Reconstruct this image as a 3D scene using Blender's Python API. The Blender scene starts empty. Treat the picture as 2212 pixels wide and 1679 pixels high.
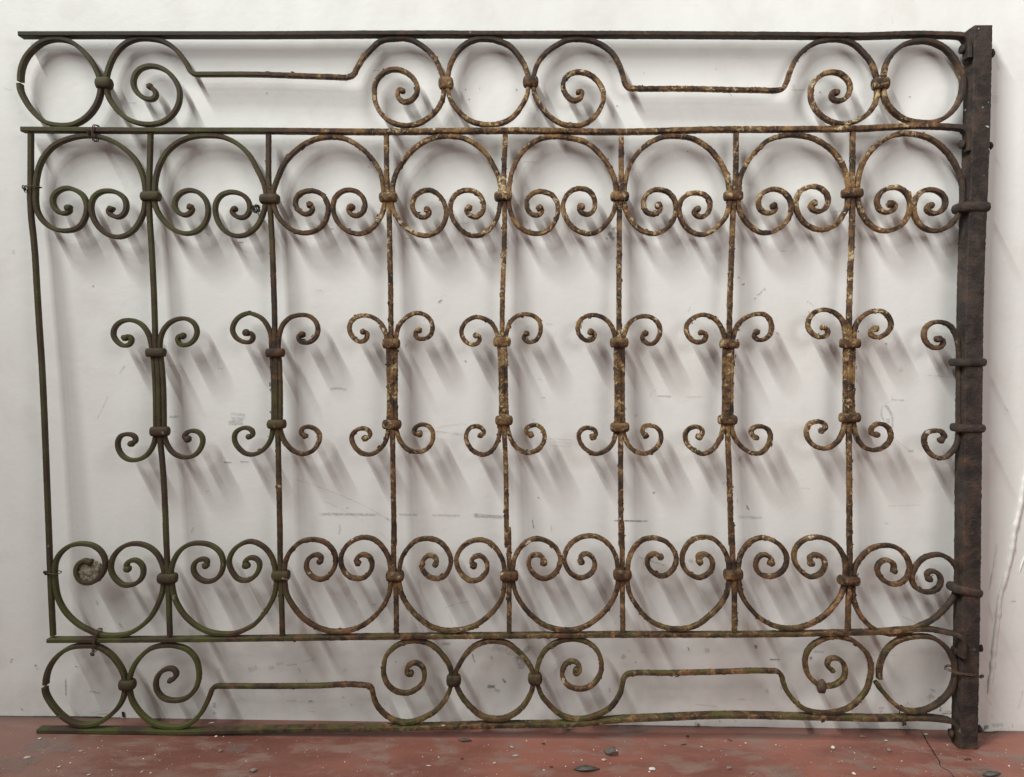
# Rusted wrought-iron gate leaning against a scuffed white wall on a red painted floor.
import bpy, bmesh, math, random
from mathutils import Vector, Matrix, noise

sc = bpy.context.scene
R = math.radians
random.seed(7)
# ------------------------------------------------------------------ camera
CAM_M=((0.999841,-0.017078,-0.005223,0.000000),(-0.003987,0.071577,-0.997427,-1.690000),(0.017408,0.997289,0.071497,0.895000))
LENS=26.6908; GATE_BASE=0.0640; GATE_LEAN=0.026138

cd = bpy.data.cameras.new('camera')
cd.sensor_fit = 'HORIZONTAL'; cd.sensor_width = 36.0; cd.lens = LENS; cd.clip_start = 0.05; cd.clip_end = 60
cam = bpy.data.objects.new('camera', cd); sc.collection.objects.link(cam)
cam.matrix_world = Matrix((CAM_M[0], CAM_M[1], CAM_M[2], (0, 0, 0, 1)))
sc.camera = cam
# ------------------------------------------------------------------ room light (ambient of the hall)
w = bpy.data.worlds.new('World'); sc.world = w; w.use_nodes = True
bg = w.node_tree.nodes['Background']
bg.inputs[0].default_value = (1.0, 0.90, 0.875, 1); bg.inputs[1].default_value = 0.15
def area(name, loc, target, sx, sy, power, col, axis_y=None):
    l = bpy.data.lights.new(name, 'AREA'); l.shape = 'RECTANGLE'; l.size = sx; l.size_y = sy
    l.energy = power; l.color = col
    o = bpy.data.objects.new(name, l); sc.collection.objects.link(o)
    o.location = loc
    z = (Vector(loc) - Vector(target)).normalized()          # lamp shines along -z
    y = Vector(axis_y or (0, 1, 0)); y = (y - z * y.dot(z)).normalized(); x = y.cross(z)
    o.matrix_world = Matrix((x.to_4d(), y.to_4d(), z.to_4d(), (0, 0, 0, 1))).transposed()
    o.matrix_world.translation = Vector(loc)
    return o
# row of four fluorescent tubes, end to end on the steep ceiling, up on the left
A_, B_ = Vector((-2.00, -3.44, 3.28)), Vector((-4.72, -2.69, 8.80))
for k_, power_ in enumerate((126, 276, 498, 825)):
    c_ = A_.lerp(B_, (k_ + 0.5) / 4)
    area('fluorescent_tube', c_, c_ + Vector((0.78, 0.50, 0.28)), 0.035, (B_ - A_).length / 4, power_, (0.96, 1.0, 0.97), B_ - A_)
# a second, broader fixture over the right half
area('ceiling_panel', (2.2, -2.9, 2.4), (0.9, -0.3, 0.8), 1.7, 1.7, 38, (1.0, 0.985, 0.96))
# ------------------------------------------------------------------ exposure
sc.view_settings.view_transform = 'Standard'; sc.view_settings.look = 'None'
sc.view_settings.exposure = 0.0; sc.view_settings.gamma = 1.0; sc.view_settings.use_curve_mapping = False
sc.render.engine = 'CYCLES'
sc.cycles.max_bounces = 4; sc.cycles.diffuse_bounces = 3; sc.cycles.glossy_bounces = 2; sc.cycles.transparent_max_bounces = 8

# Survey data, millimetres. Gate pieces: (x along the gate, height up the leaning gate); wall: (x, z); floor: (x, y).
D = {}
D['upper'] = [[[-949.0,1148.4],[-944.9,1144.8],[-951.1,1138.6],[-963.4,1136.7],[-975.6,1144.2],[-982.3,1158.8],[-981.4,1171.0],[-967.8,1185.8],[-950.6,1191.0],[-935.9,1187.6],[-918.8,1177.0],[-909.9,1157.6],[-911.8,1133.2],[-926.7,1108.5],[-951.4,1100.0],[-973.5,1101.5],[-998.0,1114.5],[-1014.9,1138.6],[-1019.1,1163.0],[-1018.9,1176.5],[-1017.1,1205.8],[-1003.9,1249.7],[-979.1,1279.3],[-942.3,1296.4],[-898.2,1302.1],[-861.5,1294.8],[-829.8,1277.2],[-805.4,1253.4],[-792.1,1226.9],[-785.5,1202.7],[-784.2,1185.7],[-785.0,1164.8],[-787.5,1145.2],[-796.3,1123.1],[-813.6,1100.7],[-838.3,1088.8],[-860.4,1091.3],[-882.5,1106.8],[-897.1,1131.0],[-900.6,1152.9],[-894.3,1172.5],[-879.5,1183.8],[-862.2,1186.5],[-842.6,1182.0],[-828.0,1168.9],[-825.1,1154.3],[-829.4,1139.6],[-840.5,1130.8],[-852.8,1133.0],[-862.6,1140.2],[-863.7,1146.8],[-857.6,1148.3]],[[-688.4,1155.1],[-683.0,1152.5],[-686.7,1144.6],[-697.8,1137.6],[-710.1,1140.5],[-719.9,1151.3],[-721.1,1167.2],[-709.9,1183.2],[-690.3,1190.9],[-670.6,1186.4],[-655.9,1172.0],[-649.7,1147.7],[-655.9,1123.1],[-675.7,1103.2],[-697.8,1098.4],[-722.5,1106.0],[-744.6,1124.0],[-759.2,1145.7],[-765.3,1165.1],[-764.5,1186.0],[-762.7,1210.4],[-755.2,1239.7],[-739.2,1269.2],[-712.1,1292.7],[-680.2,1304.7],[-650.8,1307.2],[-616.5,1304.2],[-584.6,1289.0],[-560.1,1265.2],[-544.8,1236.3],[-534.9,1217.0],[-528.7,1200.1],[-526.2,1188.0],[-527.4,1162.1],[-533.5,1140.0],[-547.0,1115.3],[-567.2,1099.0],[-584.5,1095.1],[-604.2,1099.6],[-623.9,1116.4],[-633.7,1140.7],[-633.7,1162.7],[-623.9,1179.9],[-606.7,1188.0],[-589.5,1187.9],[-569.8,1178.5],[-561.1,1161.5],[-562.3,1146.8],[-572.2,1135.7],[-582.0,1134.3],[-594.3,1140.2],[-599.8,1148.6],[-593.1,1153.1]],[[-432.6,1164.6],[-426.4,1160.3],[-427.6,1150.5],[-438.6,1144.2],[-451.0,1147.6],[-460.9,1158.5],[-462.9,1173.1],[-453.6,1187.9],[-436.4,1194.3],[-419.2,1193.4],[-406.9,1187.5],[-394.4,1169.4],[-393.1,1149.9],[-401.6,1125.3],[-421.2,1109.0],[-445.8,1104.2],[-468.1,1109.4],[-485.4,1121.3],[-501.5,1140.6],[-508.9,1160.0],[-511.5,1188.2],[-506.6,1205.4],[-499.3,1225.0],[-488.3,1249.5],[-468.8,1273.0],[-441.9,1294.1],[-414.9,1305.5],[-385.5,1308.9],[-356.0,1305.4],[-328.9,1291.3],[-306.6,1272.3],[-289.2,1250.7],[-279.1,1226.6],[-275.3,1209.6],[-273.9,1195.0],[-272.4,1169.2],[-275.9,1152.0],[-285.6,1132.3],[-302.7,1113.6],[-324.9,1104.6],[-342.2,1106.8],[-364.5,1119.8],[-378.2,1140.4],[-382.8,1162.3],[-378.5,1179.5],[-365.0,1193.2],[-350.3,1197.8],[-333.0,1195.0],[-319.4,1184.2],[-313.6,1168.5],[-316.7,1153.7],[-327.7,1143.8],[-340.0,1143.5],[-348.7,1153.2],[-349.5,1160.0],[-343.8,1161.1]],[[-180.3,1158.7],[-174.8,1158.0],[-176.0,1150.2],[-184.5,1142.7],[-196.9,1143.7],[-208.1,1153.3],[-212.5,1167.9],[-208.5,1183.8],[-195.0,1196.3],[-177.8,1200.7],[-160.5,1194.5],[-148.0,1181.3],[-140.3,1161.8],[-140.1,1142.3],[-149.7,1121.3],[-169.3,1106.2],[-189.0,1103.4],[-211.3,1110.3],[-233.7,1127.1],[-248.8,1147.6],[-256.4,1169.5],[-255.4,1195.3],[-253.2,1217.3],[-247.2,1236.9],[-235.1,1256.6],[-215.7,1281.3],[-191.4,1301.1],[-164.5,1312.6],[-135.0,1315.5],[-103.0,1311.3],[-75.7,1297.2],[-53.3,1277.0],[-38.1,1252.9],[-27.8,1228.8],[-23.8,1206.9],[-24.5,1173.7],[-26.6,1154.1],[-36.1,1131.9],[-53.1,1113.2],[-75.3,1104.7],[-95.1,1108.8],[-115.1,1125.6],[-127.8,1147.4],[-130.1,1169.4],[-123.4,1187.8],[-108.8,1199.1],[-94.0,1201.8],[-76.7,1198.4],[-62.9,1185.2],[-58.5,1168.2],[-62.4,1153.5],[-75.9,1144.6],[-88.3,1148.1],[-95.8,1155.3],[-96.4,1162.6],[-91.0,1164.0]],[[61.4,1166.7],[67.6,1163.6],[64.1,1154.5],[51.8,1150.6],[38.0,1159.0],[32.9,1172.3],[35.1,1187.0],[49.6,1199.5],[69.4,1201.8],[86.8,1195.3],[98.2,1180.8],[101.1,1158.9],[92.9,1134.2],[75.9,1116.7],[53.8,1111.9],[31.4,1117.2],[11.3,1132.7],[-0.2,1154.6],[-4.7,1174.1],[-4.7,1199.9],[-4.4,1214.6],[-1.6,1234.1],[6.6,1258.6],[21.0,1283.2],[40.3,1303.0],[64.7,1314.9],[96.6,1319.1],[128.7,1315.6],[158.4,1307.6],[178.5,1293.4],[198.7,1271.9],[211.4,1252.6],[220.6,1230.9],[224.9,1206.5],[224.4,1175.8],[218.6,1156.1],[204.3,1133.8],[187.3,1118.8],[167.6,1113.5],[147.7,1118.0],[127.6,1132.4],[114.8,1154.2],[111.4,1173.7],[116.5,1191.0],[131.0,1205.9],[150.7,1209.9],[168.1,1204.1],[178.3,1189.6],[179.9,1172.5],[175.2,1160.2],[164.3,1153.9],[154.3,1157.4],[146.2,1164.6],[146.1,1170.0],[150.3,1170.8]],[[316.6,1177.0],[321.6,1175.8],[321.8,1169.0],[315.1,1160.3],[301.5,1157.6],[289.0,1164.7],[284.4,1179.3],[288.2,1196.5],[303.9,1209.0],[323.7,1210.1],[341.2,1202.4],[352.8,1185.5],[354.6,1163.5],[345.4,1138.8],[326.0,1121.2],[303.8,1116.4],[283.8,1121.7],[263.6,1137.3],[249.5,1159.1],[242.8,1178.6],[242.7,1206.9],[245.3,1231.3],[253.2,1260.7],[269.8,1287.8],[293.9,1308.9],[320.7,1321.6],[352.7,1324.6],[384.9,1320.3],[414.9,1305.1],[437.7,1283.6],[453.2,1262.0],[463.8,1237.8],[468.3,1211.0],[469.2,1182.7],[464.9,1160.6],[451.9,1140.7],[432.6,1123.2],[412.9,1116.2],[393.0,1120.0],[372.7,1136.8],[363.5,1156.3],[361.7,1175.8],[367.4,1191.9],[380.8,1201.9],[398.0,1205.1],[415.4,1201.3],[426.9,1189.3],[427.8,1174.6],[421.6,1159.8],[409.4,1153.4],[399.4,1156.9],[392.9,1164.6],[394.5,1169.6],[400.2,1170.4]],[[564.7,1180.3],[570.2,1176.7],[568.0,1169.8],[558.2,1164.7],[545.8,1165.7],[535.6,1174.1],[531.5,1186.3],[537.1,1203.5],[549.2,1212.3],[566.4,1216.3],[586.5,1209.3],[599.4,1194.8],[603.7,1175.3],[595.9,1150.7],[579.1,1133.2],[557.1,1123.0],[539.2,1123.1],[521.6,1132.1],[503.7,1149.0],[493.2,1166.0],[487.8,1183.0],[489.4,1211.4],[489.9,1233.4],[497.8,1257.9],[511.9,1282.5],[531.0,1303.6],[543.4,1316.0],[565.3,1326.1],[592.2,1331.4],[617.0,1330.7],[641.8,1326.3],[666.9,1314.6],[689.8,1298.0],[708.0,1274.0],[718.8,1249.8],[724.7,1223.0],[724.5,1194.7],[723.8,1182.4],[714.6,1162.6],[702.8,1145.2],[685.8,1133.9],[666.1,1131.1],[641.0,1139.2],[623.0,1156.1],[613.6,1178.0],[613.0,1195.1],[621.1,1212.4],[635.6,1221.2],[650.4,1223.4],[667.9,1218.1],[679.5,1206.1],[682.4,1193.9],[678.0,1179.1],[665.9,1170.3],[653.5,1171.3],[645.0,1178.5],[644.3,1185.4],[651.2,1187.2]],[[817.3,1189.5],[825.2,1190.4],[827.2,1183.1],[820.9,1174.4],[807.4,1170.4],[794.7,1176.3],[788.0,1188.5],[788.7,1203.2],[799.3,1216.8],[816.4,1223.8],[833.8,1223.6],[849.0,1214.1],[858.4,1197.1],[859.2,1177.5],[849.1,1152.8],[829.8,1136.5],[810.2,1131.2],[790.2,1134.5],[772.3,1146.5],[756.7,1165.8],[748.5,1185.3],[743.5,1218.4],[745.1,1240.5],[750.4,1265.0],[761.8,1289.6],[778.4,1309.4],[802.3,1328.1],[831.6,1338.3],[856.3,1338.8],[886.2,1333.3],[914.0,1319.2],[937.2,1297.7],[955.7,1271.2],[966.7,1247.0],[971.5,1222.6],[972.4,1203.0],[970.7,1184.4],[965.1,1169.6],[951.1,1149.7],[931.8,1137.1],[912.0,1133.0],[891.9,1138.8],[876.4,1153.3],[868.1,1172.8],[867.4,1189.9],[872.9,1205.9],[886.1,1218.4],[903.3,1221.2],[920.9,1216.6],[932.5,1205.8],[936.0,1193.6],[931.1,1180.0],[917.9,1171.2],[905.5,1171.0],[895.7,1178.2],[896.1,1185.5],[903.5,1186.9]]]
D['lower'] = [[[-909.1,380.5],[-920.4,384.7],[-935.5,374.2],[-939.4,357.6],[-930.8,339.9],[-913.3,334.3],[-895.6,340.5],[-880.4,358.6],[-875.3,379.0],[-882.6,401.8],[-900.1,416.8],[-925.1,421.5],[-950.2,417.2],[-970.4,402.9],[-983.1,382.4],[-986.4,359.4],[-985.6,336.5],[-978.9,298.3],[-964.1,270.3],[-939.2,245.1],[-911.6,228.9],[-881.4,219.1],[-856.2,218.2],[-828.4,222.5],[-798.1,239.6],[-775.3,263.1],[-760.1,291.5],[-751.2,317.2],[-748.6,337.7],[-747.2,363.2],[-750.9,378.5],[-762.2,401.2],[-779.7,416.2],[-804.7,423.4],[-827.3,420.5],[-850.0,404.9],[-862.7,379.2],[-862.8,361.4],[-852.9,343.7],[-835.4,331.2],[-820.3,331.4],[-802.6,339.4],[-792.5,357.4],[-794.9,375.2],[-807.4,386.5],[-822.5,385.0],[-830.1,373.4],[-827.1,367.1]],[[-656.2,376.9],[-652.2,381.3],[-652.9,389.0],[-666.7,391.3],[-680.6,382.1],[-683.1,366.8],[-671.8,349.1],[-654.2,341.8],[-634.1,347.2],[-621.5,362.7],[-617.7,383.2],[-624.0,406.0],[-644.1,422.2],[-669.2,426.9],[-694.3,422.7],[-714.4,407.1],[-727.1,384.0],[-732.1,363.5],[-730.2,335.4],[-723.5,302.3],[-707.2,271.8],[-682.1,246.6],[-654.3,231.6],[-621.5,225.7],[-591.2,227.5],[-566.0,238.1],[-550.3,247.4],[-530.2,269.5],[-515.1,292.8],[-505.1,316.0],[-501.4,339.1],[-504.0,369.7],[-509.1,392.6],[-523.0,415.2],[-543.1,428.9],[-558.7,432.5],[-581.3,424.5],[-598.9,406.4],[-605.1,385.9],[-598.8,365.6],[-583.7,348.0],[-566.1,345.7],[-550.5,353.6],[-539.2,371.7],[-538.0,384.4],[-545.6,394.5],[-556.1,396.9],[-567.4,391.6],[-570.7,382.6],[-567.4,378.9]],[[-405.9,389.9],[-401.7,395.6],[-407.3,404.4],[-419.8,404.2],[-432.4,393.8],[-436.1,378.4],[-424.6,358.2],[-406.9,350.0],[-389.3,356.2],[-376.8,371.7],[-371.4,392.2],[-377.1,415.1],[-394.8,432.6],[-417.5,438.6],[-442.6,435.6],[-465.2,418.7],[-480.2,393.0],[-483.9,370.0],[-482.5,341.9],[-478.6,316.4],[-464.6,291.0],[-444.3,265.7],[-419.0,248.1],[-391.1,237.0],[-360.8,234.9],[-330.5,240.5],[-302.8,255.1],[-277.7,278.6],[-260.3,304.5],[-251.7,330.3],[-250.6,345.6],[-250.9,373.7],[-254.9,399.2],[-269.0,424.4],[-286.8,440.7],[-309.4,445.4],[-334.5,437.4],[-352.0,420.6],[-360.6,397.5],[-356.7,377.1],[-344.0,359.5],[-326.3,353.4],[-306.2,357.5],[-293.7,373.1],[-291.3,388.4],[-299.0,403.6],[-314.1,407.2],[-325.9,398.0],[-327.1,389.9],[-322.8,388.4]],[[-153.2,387.3],[-149.7,392.0],[-152.9,403.4],[-165.6,408.3],[-179.3,397.9],[-182.9,382.5],[-172.6,364.8],[-152.3,356.2],[-134.7,360.3],[-122.3,378.4],[-118.8,398.8],[-127.9,421.6],[-148.3,440.4],[-171.1,445.1],[-193.7,440.9],[-213.6,422.8],[-227.2,399.6],[-232.0,374.0],[-231.7,345.9],[-226.3,320.4],[-212.2,295.0],[-189.1,269.7],[-161.1,249.6],[-130.6,241.1],[-95.2,242.9],[-62.4,253.7],[-34.9,274.7],[-15.0,298.1],[-2.8,324.0],[-0.6,344.5],[-1.2,377.7],[-4.0,395.6],[-17.0,420.9],[-35.0,438.4],[-57.7,444.4],[-82.8,436.4],[-100.2,419.5],[-107.5,399.0],[-102.1,378.7],[-89.3,361.0],[-71.5,352.3],[-51.4,359.0],[-39.0,377.1],[-40.6,395.0],[-54.7,408.8],[-69.7,404.7],[-74.1,393.2],[-69.5,386.9]],[[84.8,395.7],[84.1,405.2],[71.9,413.4],[56.8,409.3],[51.6,391.4],[62.6,371.1],[83.0,359.9],[100.6,364.0],[115.5,379.6],[121.4,400.1],[114.6,423.0],[96.6,440.5],[76.3,447.8],[56.1,446.2],[36.2,431.9],[21.5,406.2],[17.0,378.0],[18.7,349.9],[25.5,324.4],[41.1,299.0],[64.4,273.7],[92.6,254.9],[125.7,246.4],[156.1,246.9],[183.8,257.6],[211.2,278.6],[231.0,302.0],[244.3,327.9],[248.9,348.5],[248.1,381.7],[243.6,409.8],[227.8,437.6],[207.3,452.5],[182.0,456.7],[156.9,449.2],[139.6,433.6],[130.0,407.9],[135.6,385.0],[148.5,369.9],[168.9,363.3],[186.4,370.5],[197.4,388.6],[191.9,408.9],[177.8,417.6],[165.8,411.6],[166.8,399.6]],[[340.8,412.6],[329.3,420.1],[315.5,413.5],[312.1,398.1],[325.3,377.9],[345.8,369.7],[360.8,375.9],[373.0,391.4],[376.3,409.3],[366.9,432.2],[348.7,448.4],[325.9,454.4],[305.7,451.6],[285.9,436.0],[273.9,412.8],[269.6,382.1],[270.2,353.9],[275.9,328.4],[291.7,303.0],[312.7,277.6],[338.5,261.3],[369.1,252.8],[399.6,253.3],[427.3,262.7],[452.1,282.4],[474.2,305.9],[488.7,331.8],[493.0,354.9],[493.4,385.7],[487.4,416.2],[472.8,440.3],[454.6,455.3],[431.8,457.9],[409.3,450.7],[394.6,432.6],[388.9,409.5],[393.3,389.2],[408.9,374.1],[426.8,367.5],[444.3,374.6],[456.5,392.7],[453.4,410.6],[437.9,420.6],[422.9,415.2],[427.8,403.0]],[[585.2,403.0],[586.8,408.9],[580.2,417.7],[564.9,421.3],[553.4,409.6],[551.3,394.3],[563.8,376.6],[581.7,372.5],[604.2,379.8],[616.4,395.3],[619.5,415.8],[607.3,438.6],[586.6,453.6],[563.7,459.1],[548.1,455.5],[530.8,442.5],[516.5,416.7],[513.5,388.5],[515.8,357.9],[521.6,332.3],[537.6,306.9],[558.7,284.1],[577.4,271.5],[592.9,264.0],[621.0,258.0],[651.5,259.8],[681.6,270.6],[708.9,289.0],[728.4,312.5],[742.8,335.8],[747.2,353.9],[749.9,382.1],[747.6,410.2],[733.9,438.1],[713.0,455.6],[687.5,462.1],[662.3,458.6],[642.6,444.3],[634.4,423.7],[638.9,403.3],[652.2,385.6],[672.9,373.2],[692.9,379.9],[703.8,396.7],[700.6,414.6],[683.8,423.2],[669.3,416.6],[673.1,404.4]],[[856.9,390.2],[859.0,400.5],[849.0,411.3],[833.7,411.6],[821.6,398.6],[824.8,380.7],[840.7,364.3],[861.2,358.7],[881.2,366.3],[891.9,384.4],[892.3,404.9],[881.4,425.1],[860.4,441.4],[832.4,444.8],[807.3,438.0],[787.7,421.1],[773.4,397.8],[769.1,377.3],[769.0,346.5],[771.1,326.0],[782.3,297.9],[798.4,275.0],[816.8,259.8],[845.3,248.6],[875.9,247.8],[901.0,256.0],[923.4,267.9],[943.4,277.2],[965.5,295.6],[984.9,319.1],[996.7,339.9],[999.9,352.7],[1001.5,375.9],[996.6,398.9],[980.6,416.5],[959.9,426.4],[939.7,424.8],[919.8,415.5],[905.3,397.4],[898.7,374.2],[904.5,356.4],[920.2,345.1],[940.6,342.8],[955.6,349.5],[963.7,367.6],[958.0,382.9],[943.7,389.8],[931.8,384.5],[934.8,373.5]]]
D['mid'] = [[[[-829.7,872.6],[-824.2,877.6],[-816.1,871.6],[-819.9,859.1],[-832.3,855.2],[-847.1,863.6],[-855.7,878.3],[-851.8,895.7],[-836.9,908.4],[-817.1,911.2],[-797.3,904.1],[-782.6,887.0],[-775.2,867.3],[-773.3,852.5],[-770.4,828.1],[-765.5,685.9],[-765.6,658.3],[-771.2,638.2],[-788.8,615.2],[-808.8,606.9],[-828.7,609.5],[-843.6,624.4],[-848.0,641.9],[-840.9,659.6],[-825.9,663.6],[-812.2,660.1],[-808.1,648.8],[-817.3,642.4]],[[-705.3,878.9],[-713.2,879.6],[-717.4,870.8],[-710.8,859.8],[-695.9,860.0],[-681.0,871.4],[-674.8,886.4],[-680.9,906.1],[-695.8,915.8],[-713.1,916.0],[-732.9,907.7],[-747.9,890.1],[-754.1,872.6],[-755.4,852.8],[-752.3,828.4],[-746.6,686.2],[-746.7,661.2],[-741.3,643.7],[-723.9,621.4],[-703.9,614.9],[-681.4,619.5],[-666.4,637.4],[-662.6,655.0],[-671.4,670.0],[-686.3,673.5],[-700.0,667.0],[-703.3,657.4],[-695.1,654.5]]],[[[-568.1,887.8],[-559.5,888.4],[-553.2,878.6],[-559.4,868.6],[-574.3,868.3],[-591.7,878.0],[-598.6,892.7],[-594.2,910.1],[-579.3,925.2],[-559.5,930.5],[-551.6,928.2],[-536.7,921.0],[-524.3,906.4],[-516.8,889.2],[-514.7,856.9],[-512.9,832.5],[-510.0,702.8],[-511.2,675.2],[-516.1,655.0],[-531.1,634.6],[-551.0,623.7],[-566.5,624.0],[-584.0,636.3],[-594.0,653.7],[-592.8,668.8],[-581.6,679.0],[-566.6,681.8],[-554.6,674.4],[-554.6,664.4],[-562.1,662.3]],[[-447.3,886.7],[-455.2,884.8],[-453.4,872.9],[-439.7,868.2],[-422.4,875.9],[-413.8,893.4],[-417.6,913.2],[-432.6,926.6],[-452.4,928.7],[-474.7,922.1],[-489.6,907.0],[-496.9,887.0],[-498.8,859.7],[-496.7,832.8],[-493.8,703.0],[-493.7,675.5],[-484.9,653.0],[-466.1,633.2],[-443.5,626.5],[-423.6,633.9],[-411.2,651.7],[-408.8,669.4],[-418.8,681.7],[-433.8,686.5],[-447.6,681.3],[-448.8,671.2],[-440.0,665.8]]],[[[-315.7,894.7],[-307.0,892.3],[-308.1,880.4],[-320.5,872.7],[-335.5,879.9],[-345.5,897.1],[-343.2,914.5],[-328.4,927.2],[-308.6,930.0],[-288.7,922.9],[-273.6,908.3],[-265.9,886.1],[-262.5,863.8],[-261.2,836.9],[-259.2,707.0],[-260.2,679.4],[-266.2,654.2],[-281.0,636.3],[-301.0,627.2],[-321.0,633.1],[-334.9,648.0],[-338.8,668.0],[-328.9,680.7],[-311.5,684.8],[-298.9,676.2],[-301.3,664.9],[-309.3,663.0]],[[-195.3,900.2],[-202.2,897.1],[-201.3,884.7],[-186.3,881.3],[-171.5,887.7],[-165.5,905.2],[-172.0,924.9],[-184.5,934.6],[-204.4,936.8],[-226.6,924.0],[-238.8,908.9],[-244.3,886.5],[-245.3,864.1],[-244.6,837.2],[-242.7,707.3],[-240.9,679.7],[-233.7,659.7],[-216.0,639.9],[-193.4,635.3],[-173.5,643.1],[-162.4,660.9],[-164.0,683.5],[-176.6,694.6],[-194.1,693.1],[-204.0,682.8],[-198.9,672.9],[-191.9,675.0]]],[[[-72.0,891.2],[-64.6,890.1],[-63.2,879.7],[-74.2,870.8],[-89.2,874.3],[-100.6,886.5],[-103.3,901.3],[-94.8,918.9],[-75.1,930.4],[-55.2,928.2],[-37.6,917.4],[-27.4,900.2],[-24.0,887.8],[-19.7,841.0],[-15.2,718.7],[-15.3,693.6],[-18.6,668.4],[-30.7,643.0],[-48.1,631.4],[-70.7,637.3],[-86.0,654.7],[-90.0,672.2],[-81.5,689.9],[-66.6,694.0],[-54.0,687.9],[-50.0,677.9],[-58.7,673.5]],[[37.9,896.9],[31.0,888.8],[40.7,879.0],[55.6,880.5],[66.5,894.4],[68.7,911.8],[62.2,929.0],[47.1,937.5],[29.6,938.4],[12.4,931.9],[0.2,918.0],[-5.0,898.1],[-7.1,875.7],[-6.0,841.3],[-0.9,718.9],[1.6,688.8],[6.9,668.8],[19.8,648.9],[45.1,636.7],[67.5,644.7],[80.9,665.0],[79.3,685.1],[66.5,697.5],[51.5,697.2],[40.4,689.5],[43.1,679.5],[51.4,677.1]]],[[[177.2,903.0],[186.0,900.9],[183.7,889.0],[170.1,883.7],[155.0,893.4],[148.4,910.7],[154.2,928.2],[171.4,938.4],[191.3,938.7],[211.5,929.2],[224.3,912.0],[230.3,892.3],[232.6,845.4],[236.9,707.9],[236.0,680.2],[230.2,660.0],[215.5,644.6],[193.1,637.2],[172.8,646.4],[158.6,663.8],[155.8,678.9],[164.3,691.6],[179.3,694.3],[193.2,687.0],[193.4,677.7],[186.7,674.3]],[[295.6,902.1],[288.8,895.8],[294.8,883.4],[309.9,878.7],[322.1,888.9],[328.0,903.9],[323.7,923.7],[310.9,935.9],[290.9,939.2],[271.2,932.7],[256.6,917.6],[249.2,895.1],[249.1,845.7],[253.1,708.1],[255.3,680.5],[262.8,660.5],[278.2,645.7],[298.5,639.7],[318.4,646.3],[333.1,661.7],[336.4,679.4],[327.1,696.8],[312.0,701.6],[297.0,698.8],[294.0,688.7],[302.0,679.3]]],[[[417.0,905.4],[426.0,905.1],[428.0,895.7],[417.1,884.3],[399.5,887.7],[386.6,902.4],[384.9,919.8],[395.7,934.9],[415.4,943.9],[435.4,941.8],[453.2,928.4],[463.7,911.2],[468.7,893.9],[469.1,849.5],[471.6,724.4],[470.9,696.7],[463.4,671.4],[446.4,648.5],[426.6,641.1],[406.2,650.3],[390.6,667.7],[388.9,685.3],[399.8,698.1],[414.8,700.8],[426.3,693.5],[425.8,683.9],[418.4,678.7]],[[537.4,909.3],[531.4,902.5],[539.2,892.6],[549.7,891.6],[564.4,900.6],[570.1,915.6],[567.1,932.9],[555.4,946.4],[539.9,948.6],[522.5,944.5],[505.4,934.3],[493.4,919.2],[487.1,896.7],[486.0,849.8],[488.4,724.7],[490.2,697.1],[497.1,677.0],[514.0,657.2],[537.0,644.9],[555.1,645.3],[569.7,660.6],[575.3,683.4],[568.5,698.4],[555.8,703.2],[542.7,703.0],[532.4,695.3],[533.8,685.2],[542.2,679.1]]],[[[681.6,921.2],[691.7,917.2],[691.6,905.3],[676.8,900.0],[659.1,907.2],[648.5,924.4],[652.8,944.3],[667.3,957.0],[687.2,959.8],[707.4,952.7],[722.9,938.1],[729.2,918.3],[731.4,898.5],[732.6,854.0],[736.3,738.9],[736.3,713.8],[732.1,691.1],[717.9,668.2],[698.1,657.7],[677.9,659.9],[659.8,674.7],[652.8,694.8],[658.5,710.0],[673.4,716.5],[691.1,713.0],[696.0,701.8],[685.4,696.6]],[[794.8,920.7],[786.6,918.1],[786.6,906.9],[801.8,902.2],[819.0,910.0],[829.6,925.1],[825.1,944.9],[809.6,958.3],[789.5,959.2],[770.0,948.9],[755.6,933.7],[750.1,913.7],[749.4,898.8],[749.6,854.3],[753.4,739.2],[756.4,714.1],[762.4,686.5],[778.4,664.1],[801.4,655.7],[823.8,662.4],[838.2,680.3],[836.1,700.4],[821.8,712.7],[804.2,712.4],[794.5,702.2],[798.0,690.2],[807.1,689.8]]],[[[932.5,900.7],[943.3,899.2],[944.9,889.7],[935.3,880.8],[917.6,884.3],[903.1,901.5],[903.5,921.4],[915.5,934.0],[935.3,938.1],[958.2,929.8],[971.6,910.1],[978.1,887.8],[980.7,862.9],[982.2,840.8],[986.6,740.7],[987.8,702.9],[986.2,680.2],[977.6,659.9],[958.2,641.9],[938.0,642.8],[919.6,658.9],[911.7,679.0],[915.6,694.2],[933.0,700.7],[950.7,698.5],[956.7,687.8],[947.7,680.1]]]]
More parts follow.
